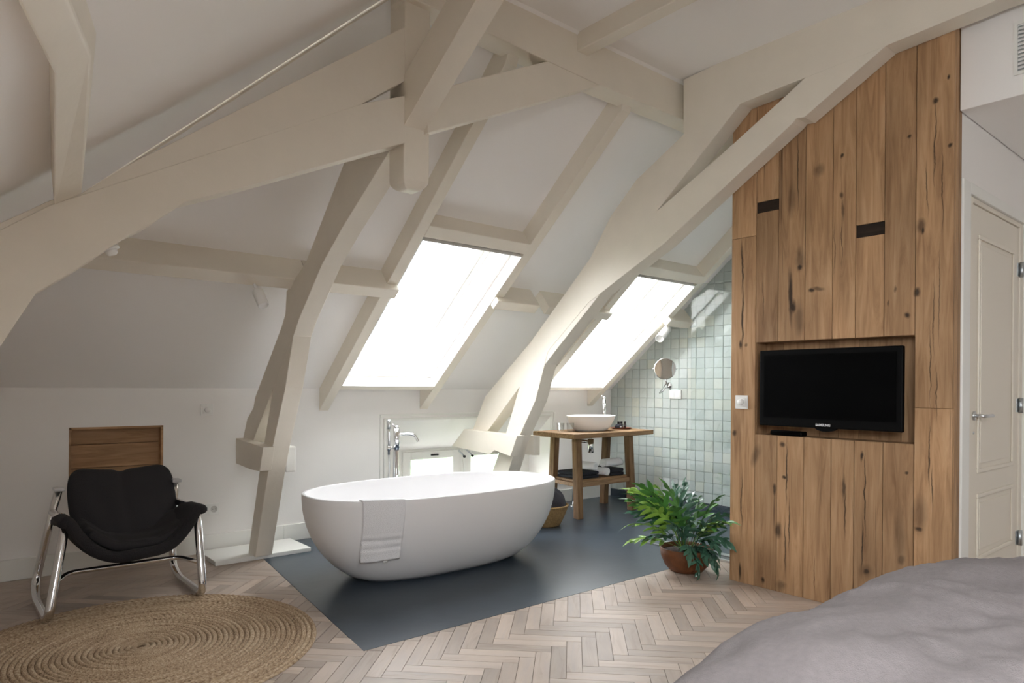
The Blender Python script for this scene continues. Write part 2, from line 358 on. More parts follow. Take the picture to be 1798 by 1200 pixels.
def hip_window():
    w_ = thing('window_4', H((h0 + h1) / 2, (hy0 + hy1) / 2), kind='structure'); hn = Vector((-.643, 0, .766)); hd = Vector((.766, 0, .643))
    P = lambda X, Y, t: H(X, Y) + hn * t
    def ring(nm, i0, i1, ta, tb, mat):
        k = .766; O = [(h0 + i0 * k, hy0 + i0), (h1 - i0 * k, hy0 + i0), (h1 - i0 * k, hy1 - i0), (h0 + i0 * k, hy1 - i0)]; I = [(h0 + i1 * k, hy0 + i1), (h1 - i1 * k, hy0 + i1), (h1 - i1 * k, hy1 - i1), (h0 + i1 * k, hy1 - i1)]
        m_ = MB()
        for q in range(4):
            j = (q + 1) % 4; V = [P(*c, ta) for c in (O[q], O[j], I[j], I[q])] + [P(*c, tb) for c in (O[q], O[j], I[j], I[q])]
            m_.add(V, [(0, 1, 2, 3), (7, 6, 5, 4), (0, 4, 5, 1), (1, 5, 6, 2), (2, 6, 7, 3), (3, 7, 4, 0)])
        m_.make(nm, mat, w_)
    ring('frame', -.02, .03, 0.002, .12, 'trimw'); ring('sash', .028, .07, .07, .11, 'trimw')
    mk('pane', [P(h0 + .05, hy0 + .068, .09), P(h1 - .05, hy0 + .068, .09), P(h1 - .05, hy1 - .068, .09), P(h0 + .05, hy1 - .068, .09)], [(0, 1, 2, 3)], 'pane', w_)
    portal('window_left_offscreen', P((h0 + h1) / 2, (hy0 + hy1) / 2, .14), -hn, hy1 - hy0, (h1 - h0) * 1.306)
hip_window()

# knee wall with the oak recess and the low window recess
AX0, AX1, AZ0, AZ1 = .634, 1.178, .42, .915
WX0, WX1, WZ0, WZ1 = 2.90, 4.82, .06, .90
mb = MB(); t0, t1 = YK, YK + .12
for (a, b_, c_, d_) in [(XL - .1, AX0, 0, ZK), (AX0, AX1, 0, AZ0), (AX0, AX1, AZ1, ZK), (AX1, WX0, 0, ZK), (WX0, WX1, 0, WZ0), (WX0, WX1, WZ1, ZK), (WX1, XT, 0, ZK)]:
    mb.box(a, b_, t0, t1, c_, d_ + (.06 if d_ == ZK else 0))
wb = struct(mb.make('wall_back', 'wall'))
struct(box('wall_left', (XL - .1, XL, YB, YK, 0, ZK + .02), 'wall'))
struct(box('wall_rear', (XL, XR, YB - .1, YB, 0, ZK + .02), 'wall'))
struct(mk('wall_end', *extr([(XR, YB - .1, -.05), (XR, 1.5, -.05), (XR, 1.5, ZF + .05), (XR, YBF, ZF + .05), (XR, YB - .1, ZK)], (.1, 0, 0)), 'wall'))
mb = MB().box(XL, 1.2, YK - .022, YK, 0, .128).box(2.02, WX0 - .05, YK - .022, YK, 0, .128).box(4.86, XT - .02, YK - .022, YK, 0, .128).box(1.2, 2.02, YK - .022, YK, 0, .128)
struct(mb.make('baseboard_back', 'trimw', bevel=.004))

# floors
DF = [Vector((1.475, 2.785, 0)), Vector((1.715, 4.66, 0)), Vector((1.77, YK, 0)), Vector((XT, YK, 0)), Vector((XT, 2.785, 0))]
struct(prism('floor_screed', [v + Vector((0, 0, .001)) for v in DF], (0, 0, -.05), 'screed'))
fl = struct(box('floor', (XL - .1, XR + .1, YB - .1, YK, -.06, -.0045), simple('parquet_bed', srgb(120, 104, 90), .7)))
L_, W_ = .345, .069
def half(poly, n, c):
    out = []
    for i in range(len(poly)):
        a, b = poly[i], poly[(i + 1) % len(poly)]; da, db = a.dot(n) - c, b.dot(n) - c
        if da <= 0: out.append(a)
        if (da < 0) != (db < 0) and da != db: out.append(a + (b - a) * (da / (da - db)))
    return out
ed = (DF[1] - DF[0]).normalized(); ln_ = Vector((ed.y, -ed.x, 0)); lc = DF[0].dot(ln_)      # right of this line is screed
fy = Vector((0, 1, 0))
proto = {}
def block_mesh(poly, nm='plank'):
    V, Fc = extr([Vector((p.x, p.y, 0)) for p in poly], (0, 0, -.012)); me = bpy.data.meshes.new(nm); me.from_pydata(V, [], Fc)
    bm = bmesh.new(); bm.from_mesh(me); bmesh.ops.recalc_face_normals(bm, faces=bm.faces); bm.to_mesh(me); bm.free(); me.materials.append(M['parquet']); return me
g = .0012
rect = [Vector((-L_ / 2 + g, -W_ / 2 + g, 0)), Vector((L_ / 2 - g, -W_ / 2 + g, 0)), Vector((L_ / 2 - g, W_ / 2 - g, 0)), Vector((-L_ / 2 + g, W_ / 2 - g, 0))]
full = block_mesh(rect)
def infront(p):
    d = p - CAM; f_ = d.dot(fw)
    if f_ < .3: return False
    x = CX + F * d.dot(rt) / f_; y = HY - F * d.z / f_
    return -60 < x < 1860 and y < 1250
blocks = []; k45 = math.sqrt(.5)
e1, e2 = Vector((k45, k45, 0)), Vector((-k45, k45, 0))
n_ = 0
for i in range(-60, 61):
    for j in range(-14, 15):
        # classic herringbone: steps of one width along both axes
        o1 = e1 * (i * W_ + j * (L_ )) + e2 * (-i * W_ + j * L_) * 1
        for kind in (0, 1):
            if kind == 0: c = o1 + e1 * (L_ / 2) + e2 * (W_ / 2); ex, ey, ang = e1, e2, R(45)
            else: c = o1 + e1 * (W_ / 2) + e2 * (-L_ / 2 + W_ - W_) ; ex, ey, ang = e2, -e1, R(135)
            c = c + Vector((1.2, 2.0, 0))
            if not (XL - .2 < c.x < XR and -1 < c.y < YK + .2): continue
            poly = [c + ex * r.x + ey * r.y for r in rect]
            inside = lambda p: (p.y <= 2.783 or p.dot(ln_) <= lc - .002) and p.y < YK and p.x > XL
            blocks.append((c, ang, poly, all(inside(p) for p in poly)))
rest = MB(); cnt = 0
blocks.sort(key=lambda b: (b[0] - Vector((.5, 1.2, 0))).length)
for (c, ang, poly, ok) in blocks:
    tone = infront(c)
    if min(q.x for q in poly) > 3.82 and 1.2 < min(q.y for q in poly) and max(q.y for q in poly) < 2.40: continue
    if ok:
        if tone and cnt < 298:
            o = bpy.data.objects.new('plank', full); C.objects.link(o); o.parent = fl; o.location = c - wloc(fl); o.rotation_euler.z = ang; o.location.z += random.uniform(-.0006, 0); cnt += 1
        else: V, Fc = extr(poly, (0, 0, -.01)); rest.add(V, Fc)
    else:
        A1 = half(poly, ln_, lc - .002); B1 = half(poly, fy, 2.783)
        ar = lambda P: abs(sum(P[q].x * P[(q + 1) % len(P)].y - P[q].y * P[(q + 1) % len(P)].x for q in range(len(P)))) / 2 if len(P) > 2 else 0
        P = A1 if ar(A1) > ar(B1) else B1; P = half(P, fy, YK) if len(P) > 2 else P
        if ar(P) < 1e-4: continue
        if tone and cnt < 298:
            rz = Matrix.Rotation(-ang, 3, 'Z'); me = block_mesh([rz @ (p - c) for p in P])
            o = bpy.data.objects.new('plank', me); C.objects.link(o); o.parent = fl; o.location = c - wloc(fl); o.rotation_euler.z = ang; cnt += 1
        else: V, Fc = extr(P, (0, 0, -.01)); rest.add(V, Fc)
rr = rest.make('parquet_border', 'parquet', fl); rr['kind'] = 'stuff'
print('parquet blocks', cnt, len(blocks))

# ------------------------------------------------------------------ skylights
def skylight(name, X0, X1):
    w_ = thing(name, Vector(((X0 + X1) / 2, (SB + ST) / 2, zr((SB + ST) / 2))), kind='structure')
    P = lambda X, Y, t: Vector((X, Y, zr(Y))) + nrm * t
    D = .31
    mb = MB()
    for (a, b_) in [((X0, SB), (X1, SB)), ((X1, SB), (X1, ST)), ((X1, ST), (X0, ST)), ((X0, ST), (X0, SB))]:
        mb.add([P(*a, .0), P(*b_, .0), P(*b_, D), P(*a, D)], [(0, 1, 2, 3)])
    mb.make('reveal', 'reveal', w_, solid=.004)
    def ring(nm, i0, i1, ta, tb, mat):
        mb = MB(); Yl = lambda q: SB - q * .766; Yh = lambda q: ST + q * .766
        O = [(X0 + i0, Yl(i0)), (X1 - i0, Yl(i0)), (X1 - i0, Yh(i0)), (X0 + i0, Yh(i0))]; I = [(X0 + i1, Yl(i1)), (X1 - i1, Yl(i1)), (X1 - i1, Yh(i1)), (X0 + i1, Yh(i1))]
        for k in range(4):
            j = (k + 1) % 4; a, b_, c_, d_ = O[k], O[j], I[j], I[k]
            V = [P(*q, ta) for q in (a, b_, c_, d_)] + [P(*q, tb) for q in (a, b_, c_, d_)]
            mb.add(V, [(0, 1, 2, 3), (7, 6, 5, 4), (0, 4, 5, 1), (1, 5, 6, 2), (2, 6, 7, 3), (3, 7, 4, 0)])
        return mb.make(nm, mat, w_)
    ring('lining_step', .003, .022, .10, .305, 'reveal')
    ring('frame', .004, .055, .29, .36, 'trimw')
    sh = ring('sash', .05, .115, .31, .35, 'trimw')
    q = .112
    pa = mk('pane', [P(X0 + q, SB - q * .766, .335), P(X1 - q, SB - q * .766, .335), P(X1 - q, ST + q * .766, .335), P(X0 + q, ST + q * .766, .335)], [(0, 1, 2, 3)], 'pane', w_)
    xm = X0 + .27
    mb = MB(); mb.add([P(xm, SB - .06, .36), P(xm + .012, SB - .06, .36), P(xm + .012, ST + .06, .36), P(xm, ST + .06, .36)] + [P(xm, SB - .06, .39), P(xm + .012, SB - .06, .39), P(xm + .012, ST + .06, .39), P(xm, ST + .06, .39)], [(0, 1, 2, 3), (7, 6, 5, 4), (0, 4, 5, 1), (1, 5, 6, 2), (2, 6, 7, 3), (3, 7, 4, 0)])
    mb.make('glazing_bar', 'zinc', w_)
    c = P((X0 + X1) / 2, (SB + ST) / 2, .40)
    portal(name + '_portal', c, -nrm, X1 - X0, (SB - ST) * 1.306)
    return w_
skylight('window_1', *SKY[0]); skylight('window_2', *SKY[1])

# ------------------------------------------------------------------ roof timbers
def rafter(X0, X1, Ytop, label):
    pr = [(YK, zc(YK) + .01), (YK, zr(YK)), (Ytop + .02, zr(Ytop + .02)), (Ytop, zr(Ytop) + .03), (Ytop, zc(Ytop) + .02)]
    pr = [Vector((X0, a, b_)) for a, b_ in pr]
    return tag(prism('rafter', pr, (X1 - X0, 0, 0), 'beam', bevel=.004), label, 'beam')
rafter(2.305, 2.383, 2.80, 'slender cream rafter beside the larger skylight, nearest the pendant post')
rafter(3.237, 3.32, 2.80, 'slender cream rafter between the larger skylight and the braced oak-side truss')
rafter(4.45, 4.533, 2.80, 'slender cream rafter between the braced truss and the skylight over the washstand')
rafter(5.357, 5.44, 2.80, 'slender cream rafter between the skylight over the washstand and the tiled wall')
def slopebar(name, X0, X1, Y0, depth, width, label, cat='beam', mat='beam', lower=None):
    p0 = Vector((X0, Y0, zc(Y0))) + nrm * .02; q = -nrm * (depth + .02)
    pr = [p0, p0 + q, p0 + q + dwn * width, p0 + dwn * width]
    return tag(prism(name, pr, (X1 - X0, 0, 0), mat, bevel=.005), label, cat)
slopebar('purlin', .36, 1.74, 4.148, .19, .085, 'long cream purlin running from the hip to the forked truss above the chair')
slopebar('purlin', 1.742, 2.384, 4.148, .185, .085, 'short cream purlin stub between the forked truss and the larger skylight')
slopebar('purlin', 3.24, 3.67, 4.148, .185, .085, 'short cream purlin stub from the larger skylight to the braced truss')
slopebar('purlin', 3.77, 4.534, 4.148, .185, .085, 'short cream purlin stub behind the braced truss at the smaller skylight')
slopebar('purlin', 5.36, XT, 4.148, .185, .085, 'short cream purlin stub meeting the tiled wall under a spotlight')
for (a, b_), nm in zip(SKY, ('larger skylight above the bath', 'smaller skylight above the washstand')):
    slopebar('trimmer', a - .004, b_ + .004, ct - .095 , RD + .004, .095, 'cream trimmer across the head of the ' + nm)
    slopebar('trimmer', a - .004, b_ + .004, cb + .001, RD - .004, .05, 'cream trimmer under the foot of the ' + nm)

HTY = 2.76; LX = 1.65; RX = 3.66; PY = 2.72
V_ = Vector
# half truss on the left
ht = thing('half_truss', (.9, HTY, 1.4), 'massive cream half truss of principal and arched brace running into the pendant post', 'roof truss')
prism('principal_rafter', trY([(-60, 445), (-60, 420), (0, 392), (88, 352), (142, 340), (224, 290), (701, 52), (712, 47), (712, 142), (700, 148), (637, 182), (560, 225), (88, 385)], HTY + .003), (0, .125, 0), 'beam', ht, bevel=.002, seg=1)
prism('brace', trY([(0, 404), (88, 360), (637, 182), (700, 170), (712, 168), (712, 251), (677, 260), (400, 336), (326, 354), (262, 396), (228, 412), (128, 478), (64, 514), (0, 610), (-60, 706), (-60, 434)], HTY), (0, .13, 0), 'beam', ht, bevel=.002, seg=1)
# pendant post
pc = V_((LX + .07, HTY + .07, 2.13)); hw = .07
prof = []
for i in range(9):
    a = math.pi * i / 16; prof.append((hw - .05 * (1 - math.sin(a)), .05 * (1 - math.cos(a))))
mb = MB(); rings = []
for (r_, z_) in prof + [(hw, ZF - 2.13)]:
    rings.append([pc + V_((sx * r_, sy * r_, z_)) for sx, sy in ((-1, -1), (1, -1), (1, 1), (-1, 1))])
V = [p for r_ in rings for p in r_]; Fc = [(0, 1, 2, 3)]
for i in range(len(rings) - 1): Fc += [(i * 4 + k, i * 4 + (k + 1) % 4, i * 4 + 4 + (k + 1) % 4, i * 4 + 4 + k) for k in range(4)]
tag(mk('pendant_post', V, Fc, 'beam', bevel=.007, seg=3), 'cream hanging post with a rounded lower end where the beams meet', 'post')
# left (forked) truss
lt = thing('roof_truss', (LX + .06, 4.75, 0), 'forked cream truss standing on a white floor plate between chair and bath', 'roof truss')
tk = (.115, 0, 0)
prism('brace', trX([(605, 284), (677, 276), (710, 220), (836, 0), (1010, -304), (958, -304), (784, 0), (690, 165)], LX), tk, 'beam', lt, bevel=.002, seg=1)
prism('principal_rafter', trX([(605, 284), (537, 461), (503, 512), (501, 552), (494, 575), (448, 698), (445, 716), (434, 736), (426, 774), (443, 778), (480, 680), (515, 590), (525, 560), (565, 465), (601, 400), (677, 276)], LX), tk, 'beam', lt, bevel=.002, seg=1)
prism('post', trX([(480, 680), (515, 590), (501, 680), (478, 788), (470, 834), (448, 979), (436, 971), (455, 833), (464, 778)], LX), tk, 'beam', lt, bevel=.002, seg=1)
prism('tie', trX([(414, 770), (462, 786), (456, 828), (440, 825), (414, 814)], LX - .07), (.075, 0, 0), 'beam', lt, bevel=.002, seg=1)
box('tie', (LX + .112, LX + .18, 4.42, 4.95, .62, .79), 'trimw', lt, bevel=.008)
box('floor_plate', (1.40, 2.06, 4.69, 5.07, 0, .03), 'trimw', lt, bevel=.004)
# right (braced) truss
rtr = thing('roof_truss', (RX + .06, 4.55, 0), 'braced cream truss rising behind the bath and crossing the oak wall', 'roof truss')
tk = (.13, 0, 0)
prism('principal_rafter', trX([(1200, 140), V_((0, 2.3, ZF + .01)), V_((0, -.55, ZF + .01)), V_((0, -.55, 2.966)), (1760, -4), (1692, 24), (1556, 80), (1535, 96), (1424, 146), (1414, 136), (1300, 182), (1154, 370), (1148, 396), (935, 668), (912, 680), (854, 760), (828, 760), (852, 696), (932, 600), (989, 520), (1037, 452), (1072, 380), (1117, 316), (1200, 236)], RX + .003), tk, 'beam', rtr, bevel=.002, seg=1)
prism('brace', trX([(1414, 136), (1556, 80), (1412, 206), (1398, 208), (1392, 216), (1166, 428), (1033, 532), (1028, 538), (966, 612), (962, 618), (940, 704), (912, 766), (894, 824), (857, 922), (828, 922), (866, 824), (888, 762), (912, 680), (1154, 370), (1288, 252), (1382, 166)], RX), tk, 'beam', rtr, bevel=.002, seg=1)
prism('tie', trX([(815, 754), (908, 766), (896, 802), (868, 791), (860, 798), (793, 784)], RX - .08), (.085, 0, 0), 'beam', rtr, bevel=.002, seg=1)
box('tie', (RX + .125, RX + .19, 4.22, YK, .63, .79), 'beam', rtr, bevel=.002, seg=1)
# upper purlin, its brace, ceiling joist
tag(prism('upper_purlin', trY([(712, -98), (916, 0), (1203, 138), (1240, 156), (1240, 228), (1203, 212), (1054, 150), (962, 107), (856, 58), (753, 10), (712, -8)], PY), (0, .14, 0), 'beam', bevel=.006), 'heavy cream purlin at the ceiling edge linking post and braced truss', 'beam')
tag(prism('purlin_brace', trY([(752, 233.5), (752, 158), (800, 148), (837, 138), (962, 107), (1054, 150)], PY), (0, .1, 0), 'beam', bevel=.006), 'diagonal cream brace rising from the pendant post to the upper purlin', 'beam')
j0 = onY(1014, 90, PY)
tag(box('ceiling_joist', (j0.x, j0.x + .085, -.6, PY + .02, j0.z, ZF + .01), 'beam', bevel=.006), 'slim cream joist under the flat ceiling ending on the upper purlin', 'beam')
# hip purlin close to the camera
def under_hip(x, y, d, gap):          # along the pixel's ray, no nearer the hip ceiling than gap
    r_ = ray(x, y); dm = (ZK - T * XL - gap - CAMZ) / (r_.z - T * r_.x)
    return CAM + r_ * (min(d, dm) if dm > 0 else d)
pts = [under_hip(*q, .05) for q in [(95, 360, 2.30), (95, 130, 1.3), (30, 0, .98), (-30, -120, .85)]]
pts2 = [under_hip(*q, .04) for q in [(143, 340, 2.33), (160, 100, 1.33), (120, 0, 1.0), (60, -120, .87)]]
V = []
for a, b_ in zip(pts, pts2):
    V += [a, b_, V_((b_.x + .01, b_.y, zh(b_.x + .01) + .01)), V_((a.x - .01, a.y, zh(a.x - .01) + .01))]
Fc = [(0, 1, 2, 3), (15, 14, 13, 12)] + [(i * 4 + k, i * 4 + (k + 1) % 4, i * 4 + 4 + (k + 1) % 4, i * 4 + 4 + k) for i in range(3) for k in range(4)]
tag(mk('hip_purlin', V, Fc, 'beam', bevel=.005), 'rough-hewn cream purlin bearing on top of the half truss', 'beam')
# round moulding along the hip line
hp = [V_((hx(Y), Y, zc(Y) - .012)) for Y in (YK, YF)]
struct(tube('trim_1', hp, .009, 'beam', seg=8))

# ------------------------------------------------------------------ oak wall with television recess
WXF = 3.80
ylist = [1283, 1326, 1365, 1412, 1460, 1500.5, 1551, 1605.5, 1673]
yw = [onX(x, 680, WXF).y for x in ylist]
NZ1 = onX(1326, 602, WXF).z; NZ0 = onX(1326, 763, WXF).z
y_l, y_r = yw[1], yw[7]
feats = []
def ft(x, y, rx, ry, sl=0, dk=.9):
    p = onX(x, y, WXF); q = onX(x + rx, y, WXF); r_ = onX(x, y - ry, WXF)
    feats.append((p.y, p.z, abs(q.y - p.y), abs(r_.z - p.z), sl, dk))
for a in [(1388, 520, 5, 62, .02), (1392, 540, 8, 14, 0), (1403, 560, 10, 40, 0, .5), (1404, 468, 6, 9), (1404, 455, 10, 26, 0, .5), (1425, 511, 7, 5), (1436, 508, 16, 5, 0, .6), (1592, 552, 7, 7),
          (1610, 512, 8, 9), (1571, 506, 3, 7, 0, .6), (1560, 532, 2, 6, 0, .7), (1642, 178, 7, 8), (1666, 134, 4, 6), (1668, 256, 5, 5), (1596, 242, 5, 5), (1477, 276, 4, 5), (1478, 345, 5, 8, 0, .7), (1480, 370, 3, 24, 0, .6),
          (1438, 297, 12, 14, 0, .45), (1617, 395, 10, 14, 0, .6), (1620, 402, 4, 10), (1303, 470, 2.2, 60, .01), (1304, 560, 2.4, 70, -.02), (1300, 604, 4, 12), (1310, 607, 4, 5, 0, .6), (1289, 760, 6, 8, 0, .8),
          (1374, 782, 6, 6, 0, .8), (1377, 840, 5, 5), (1360, 860, 4, 12, 0, .8), (1366, 932, 8, 16, 0, .8), (1339, 1019, 4, 8), (1372, 1030, 12, 10, 0, .5), (1513, 800, 3.5, 12), (1593, 829, 4, 4, 0, .8), (1522, 1006, 8, 8, 0, .85), (1522, 1004, 16, 16, 0, .35),
          (1613, 930, 10, 6, 0, .85), (1615, 905, 16, 40, 0, .4), (1581, 985, 10, 12, 0, .6), (1580, 950, 14, 70, 0, .35), (1482, 860, 4, 30, 0, .75), (1484, 900, 2, 50, -.01, .7), (1518, 870, 1.6, 100, .005), (1514, 960, 1.5, 60, .02), (1381, 830, 1.6, 70, 0), (1378, 960, 1.5, 60, .005, .8), (1385, 920, 1.4, 60, -.01, .8),
          (1633, 800, 1.7, 70, 0), (1637, 860, 1.5, 50, -.01, .8), (1640, 560, 1.4, 90, 0, .7), (1650, 520, 1.3, 110, .005, .6), (1634, 640, 1.4, 90, 0, .7), (1644, 690, 1.4, 60, 0, .7), (1642, 250, 1.6, 100, 0, .8), (1655, 330, 1.5, 90, .01, .7), (1628, 330, 1.5, 60, .02, .7), (1478, 420, 1.2, 60, 0, .6), (1302, 880, 1.5, 70, .005, .8), (1298, 1005, 3, 20, 0, .85), (1340, 530, 1.2, 60, 0, .6), (1401, 300, 1.4, 90, 0, .7), (1390, 350, 8, 40, 0, .4), (1430, 1010, 1.2, 40, 0, .6), (1466, 440, 1.2, 60, -.005, .6), (1327, 800, 10, 22, -.3, .5)]:
    ft(*a)
M['oak'] = wood('oak_wall', oakc, axis='z', stretch=12, scale=5, rough=.62, randvar=.22, feats=feats, bump=.3)
M['oakn'] = wood('oak_recess', oakc, axis='z', stretch=12, scale=5, rough=.62, randvar=.22)
M['oakdark'] = wood('oak_dark', [srgb(30, 22, 17), srgb(48, 36, 28), srgb(62, 48, 36)], axis='y', stretch=10, scale=6, rough=.8)
ow = thing('wall_right', (WXF, (yw[0] + yw[8]) / 2, 0), kind='structure')
yl_end, yr_end = yw[0], yw[8]
PT = .022
core = MB()
core.box(WXF + PT + .001, 4.08, y_l + .013, yl_end - .025, 0, ZF).box(WXF + PT + .001, 4.08, yr_end + .002 + PT, y_r - .013, 0, ZF)
core.box(WXF + PT + .001, 4.08, y_r - .0125, y_l + .0125, 0, NZ0 - .013).box(WXF + PT + .001, 4.08, y_r - .0125, y_l + .0125, NZ1 + .013, ZF).box(WXF + .16, 4.08, y_r - .0125, y_l + .0125, NZ0 - .0125, NZ1 + .0125)
core.make('core', 'backing', ow)
gp_ = .0016
def plank(y0, y1, z0, z1, mat='oak', dx=0):
    a, b_ = min(y0, y1) + gp_, max(y0, y1) - gp_
    return box('plank', (WXF + dx, WXF + PT, a, b_, z0, z1), mat, ow, bevel=.0015, seg=1)
zs1 = onX(1305, 418, WXF).z
plank(yw[0], yw[1], 0, zs1 - .001); plank(yw[0], yw[1], zs1 + .001, ZF)
d1a, d1b = onX(1345, 372, WXF).z, onX(1345, 353, WXF).z
d2a, d2b = onX(1525, 415, WXF).z, onX(1525, 393, WXF).z
for i in range(1, 7):
    plank(yw[i], yw[i + 1], 0, NZ0)
    if i == 1: plank(yw[i], yw[i + 1], NZ1, d1a - .001); plank(yw[i], yw[i + 1], d1b + .001, ZF); plank(yw[i], yw[i + 1], d1a, d1b, 'oakdark', .006)
    elif i == 5: plank(yw[i], yw[i + 1], NZ1, d2a - .001); plank(yw[i], yw[i + 1], d2b + .001, ZF); plank(yw[i], yw[i + 1], d2a, d2b, 'oakdark', .006)
    else: plank(yw[i], yw[i + 1], NZ1, ZF)
zs2 = onX(1640, 717.5, WXF).z
plank(yw[7], yw[8], 0, zs2 - .0008); plank(yw[7], yw[8], zs2 + .0008, ZF)
ys = [y_l - (y_l - y_r) * k / 8 for k in range(9)]
for k in range(8): box('recess_plank', (WXF + .135, WXF + .159, ys[k + 1] + .001, ys[k] - .001, NZ0, NZ1), 'oakn', ow)
for (a, nm) in [((WXF + PT, WXF + .158, y_l, y_l + .012, NZ0, NZ1), 'recess_side'), ((WXF + PT, WXF + .158, y_r - .012, y_r, NZ0, NZ1), 'recess_side'), ((WXF + PT, WXF + .158, y_r, y_l, NZ0 - .012, NZ0), 'recess_sill'), ((WXF + PT, WXF + .158, y_r, y_l, NZ1, NZ1 + .012), 'recess_head')]:
    box(nm, a, 'oakn', ow)
YS = yr_end
for k in range(2): box('end_plank', (WXF + PT + .002 + .128 * k, WXF + PT + .128 * (k + 1), yl_end - .024, yl_end - .001, 0, ZF), 'oakn', ow, bevel=.0015, seg=1)
xsd = [WXF + .0, WXF + .058, WXF + .104]
for k in range(2): box('side_plank', (xsd[k] + .001 + (.023 if k == 0 else 0), xsd[k + 1] - .001, YS, YS + PT, 0, ZF), 'oakn', ow, bevel=.0015, seg=1)
# television
tv = thing('television', (WXF - .02, onX(1460, 690, WXF - .045).y, NZ0), 'large black flat television hung in the recess of the oak wall', 'television')
XTV = WXF - .045
c1, c2, c3, c4 = [onX(*q, XTV) for q in ((1334, 615.5), (1584.5, 607.5), (1585.5, 761), (1333, 746))]
ty0, ty1, tz0, tz1 = (c2.y + c3.y) / 2, (c1.y + c4.y) / 2, (c3.z + c4.z) / 2, (c1.z + c2.z) / 2
box('bezel', (XTV, XTV + .032, ty0, ty1, tz0, tz1), 'tvblack', tv, bevel=.006)
box('screen', (XTV - .0015, XTV + .002, ty0 + .03, ty1 - .03, tz0 + .05, tz1 - .03), 'tvscreen', tv)
ym = (ty0 + ty1) / 2
prism('back_housing', [V_((XTV + .03, ty0 + .04, tz0 + .02)), V_((XTV + .03, ty1 - .04, tz0 + .02)), V_((XTV + .03, ty1 - .04, tz1 - .05)), V_((XTV + .03, ty0 + .04, tz1 - .05))], (.05, 0, 0), 'tvblack', tv, bevel=.015)
box('wall_bracket', (XTV + .07, WXF + .136, ym - .1, ym + .1, (tz0 + tz1) / 2 - .1, (tz0 + tz1) / 2 + .1), 'dark', tv)
pp = [V_((XTV + .002, ym + .06 * math.cos(a), tz0 + .004 + .022 * math.sin(a))) for a in [math.pi + math.pi * k / 10 for k in range(11)]]
prism('logo_tab', pp, (.025, 0, 0), 'tvblack', tv)
fc = bpy.data.curves.new('logo', 'FONT'); fc.body = 'SAMSUNG'; fc.size = .018; fc.align_x = 'CENTER'; fc.extrude = .0004; fc.offset = .0006
to = bpy.data.objects.new('tmp', fc); C.objects.link(to); bpy.context.view_layer.update()
me = bpy.data.meshes.new_from_object(to.evaluated_get(bpy.context.evaluated_depsgraph_get())); bpy.data.objects.remove(to); me.materials.clear(); me.materials.append(M['logo'])
lg = bpy.data.objects.new('logo_lettering', me); C.objects.link(lg); lg.parent = tv
lg.matrix_local = Matrix.Translation(V_((XTV - .002, onX(1445, 750, XTV).y, tz0 + .012)) - wloc(tv)) @ Matrix(((0, 0, -1, 0), (-1, 0, 0, 0), (0, 1, 0, 0), (0, 0, 0, 1)))
# black box on the recess sill
a = onX(1356, 763, WXF + .06); b_ = onX(1412, 766, WXF + .06)
md = thing('media_box', (WXF + .06, (a.y + b_.y) / 2, NZ0), 'slim black media box on the recess sill under the television', 'media box')
box('casing', (WXF + .03, WXF + .10, b_.y, a.y, NZ0, NZ0 + .028), 'tvblack', md, bevel=.008)
box('front_panel', (WXF + .026, WXF + .031, b_.y + .015, a.y - .015, NZ0 + .006, NZ0 + .022), 'tvscreen', md)
# dimmers, sockets
def dimmer(name, c, n, label, s=.042):
    t_ = thing(name, c, label, 'switch'); n = V_(n); c = V_(c)
    u = V_((0, 0, 1)); v = n.cross(u)
    def bxn(nm, hw, hh, t0, t1, mat): return prism(nm, [c + v * a * hw + u * b * hh + n * t0 for a, b in ((-1, -1), (1, -1), (1, 1), (-1, 1))], n * (t1 - t0), mat, t_, bevel=.002)
    bxn('plate', s, s, 0, .009, 'plastic'); bxn('insert', s * .66, s * .66, .008, .012, 'plastic')
    lathe('dial', [(.019, .011), (.019, .024), (.016, .027), (0, .027)], c, 'plastic', t_, seg=24, axis=n)
dimmer('dimmer_switch', onX(1303, 706.5, WXF), (-1, 0, 0), 'white square dimmer with round dial on the oak wall')
dimmer('dimmer_switch', onY(363, 720, YK), (0, -1, 0), 'white square dimmer with round dial on the white knee wall')
c0 = onY(366, 895, YK)
so = thing('socket_outlet', c0, 'white double wall socket low on the knee wall beside the chair', 'socket')
for dx in (-.036, .036):
    f_ = box('faceplate', (c0.x + dx - .036, c0.x + dx + .036, YK - .009, YK, c0.z - .04, c0.z + .04), 'plastic', so, bevel=.002)
    lathe('socket_well', [(.0235, .0085), (.0235, .0115), (.0215, .0120), (.0195, .0100), (0, .0100)], (c0.x + dx, YK, c0.z), simple('socket_grey', srgb(205, 202, 198), .4), f_, seg=20, axis=(0, -1, 0))
    for s_ in (-1, 1): lathe('pin_hole', [(.003, .009), (.003, .0108), (0, .0108)], (c0.x + dx + s_ * .009, YK, c0.z), 'dark', f_, seg=8, axis=(0, -1, 0))

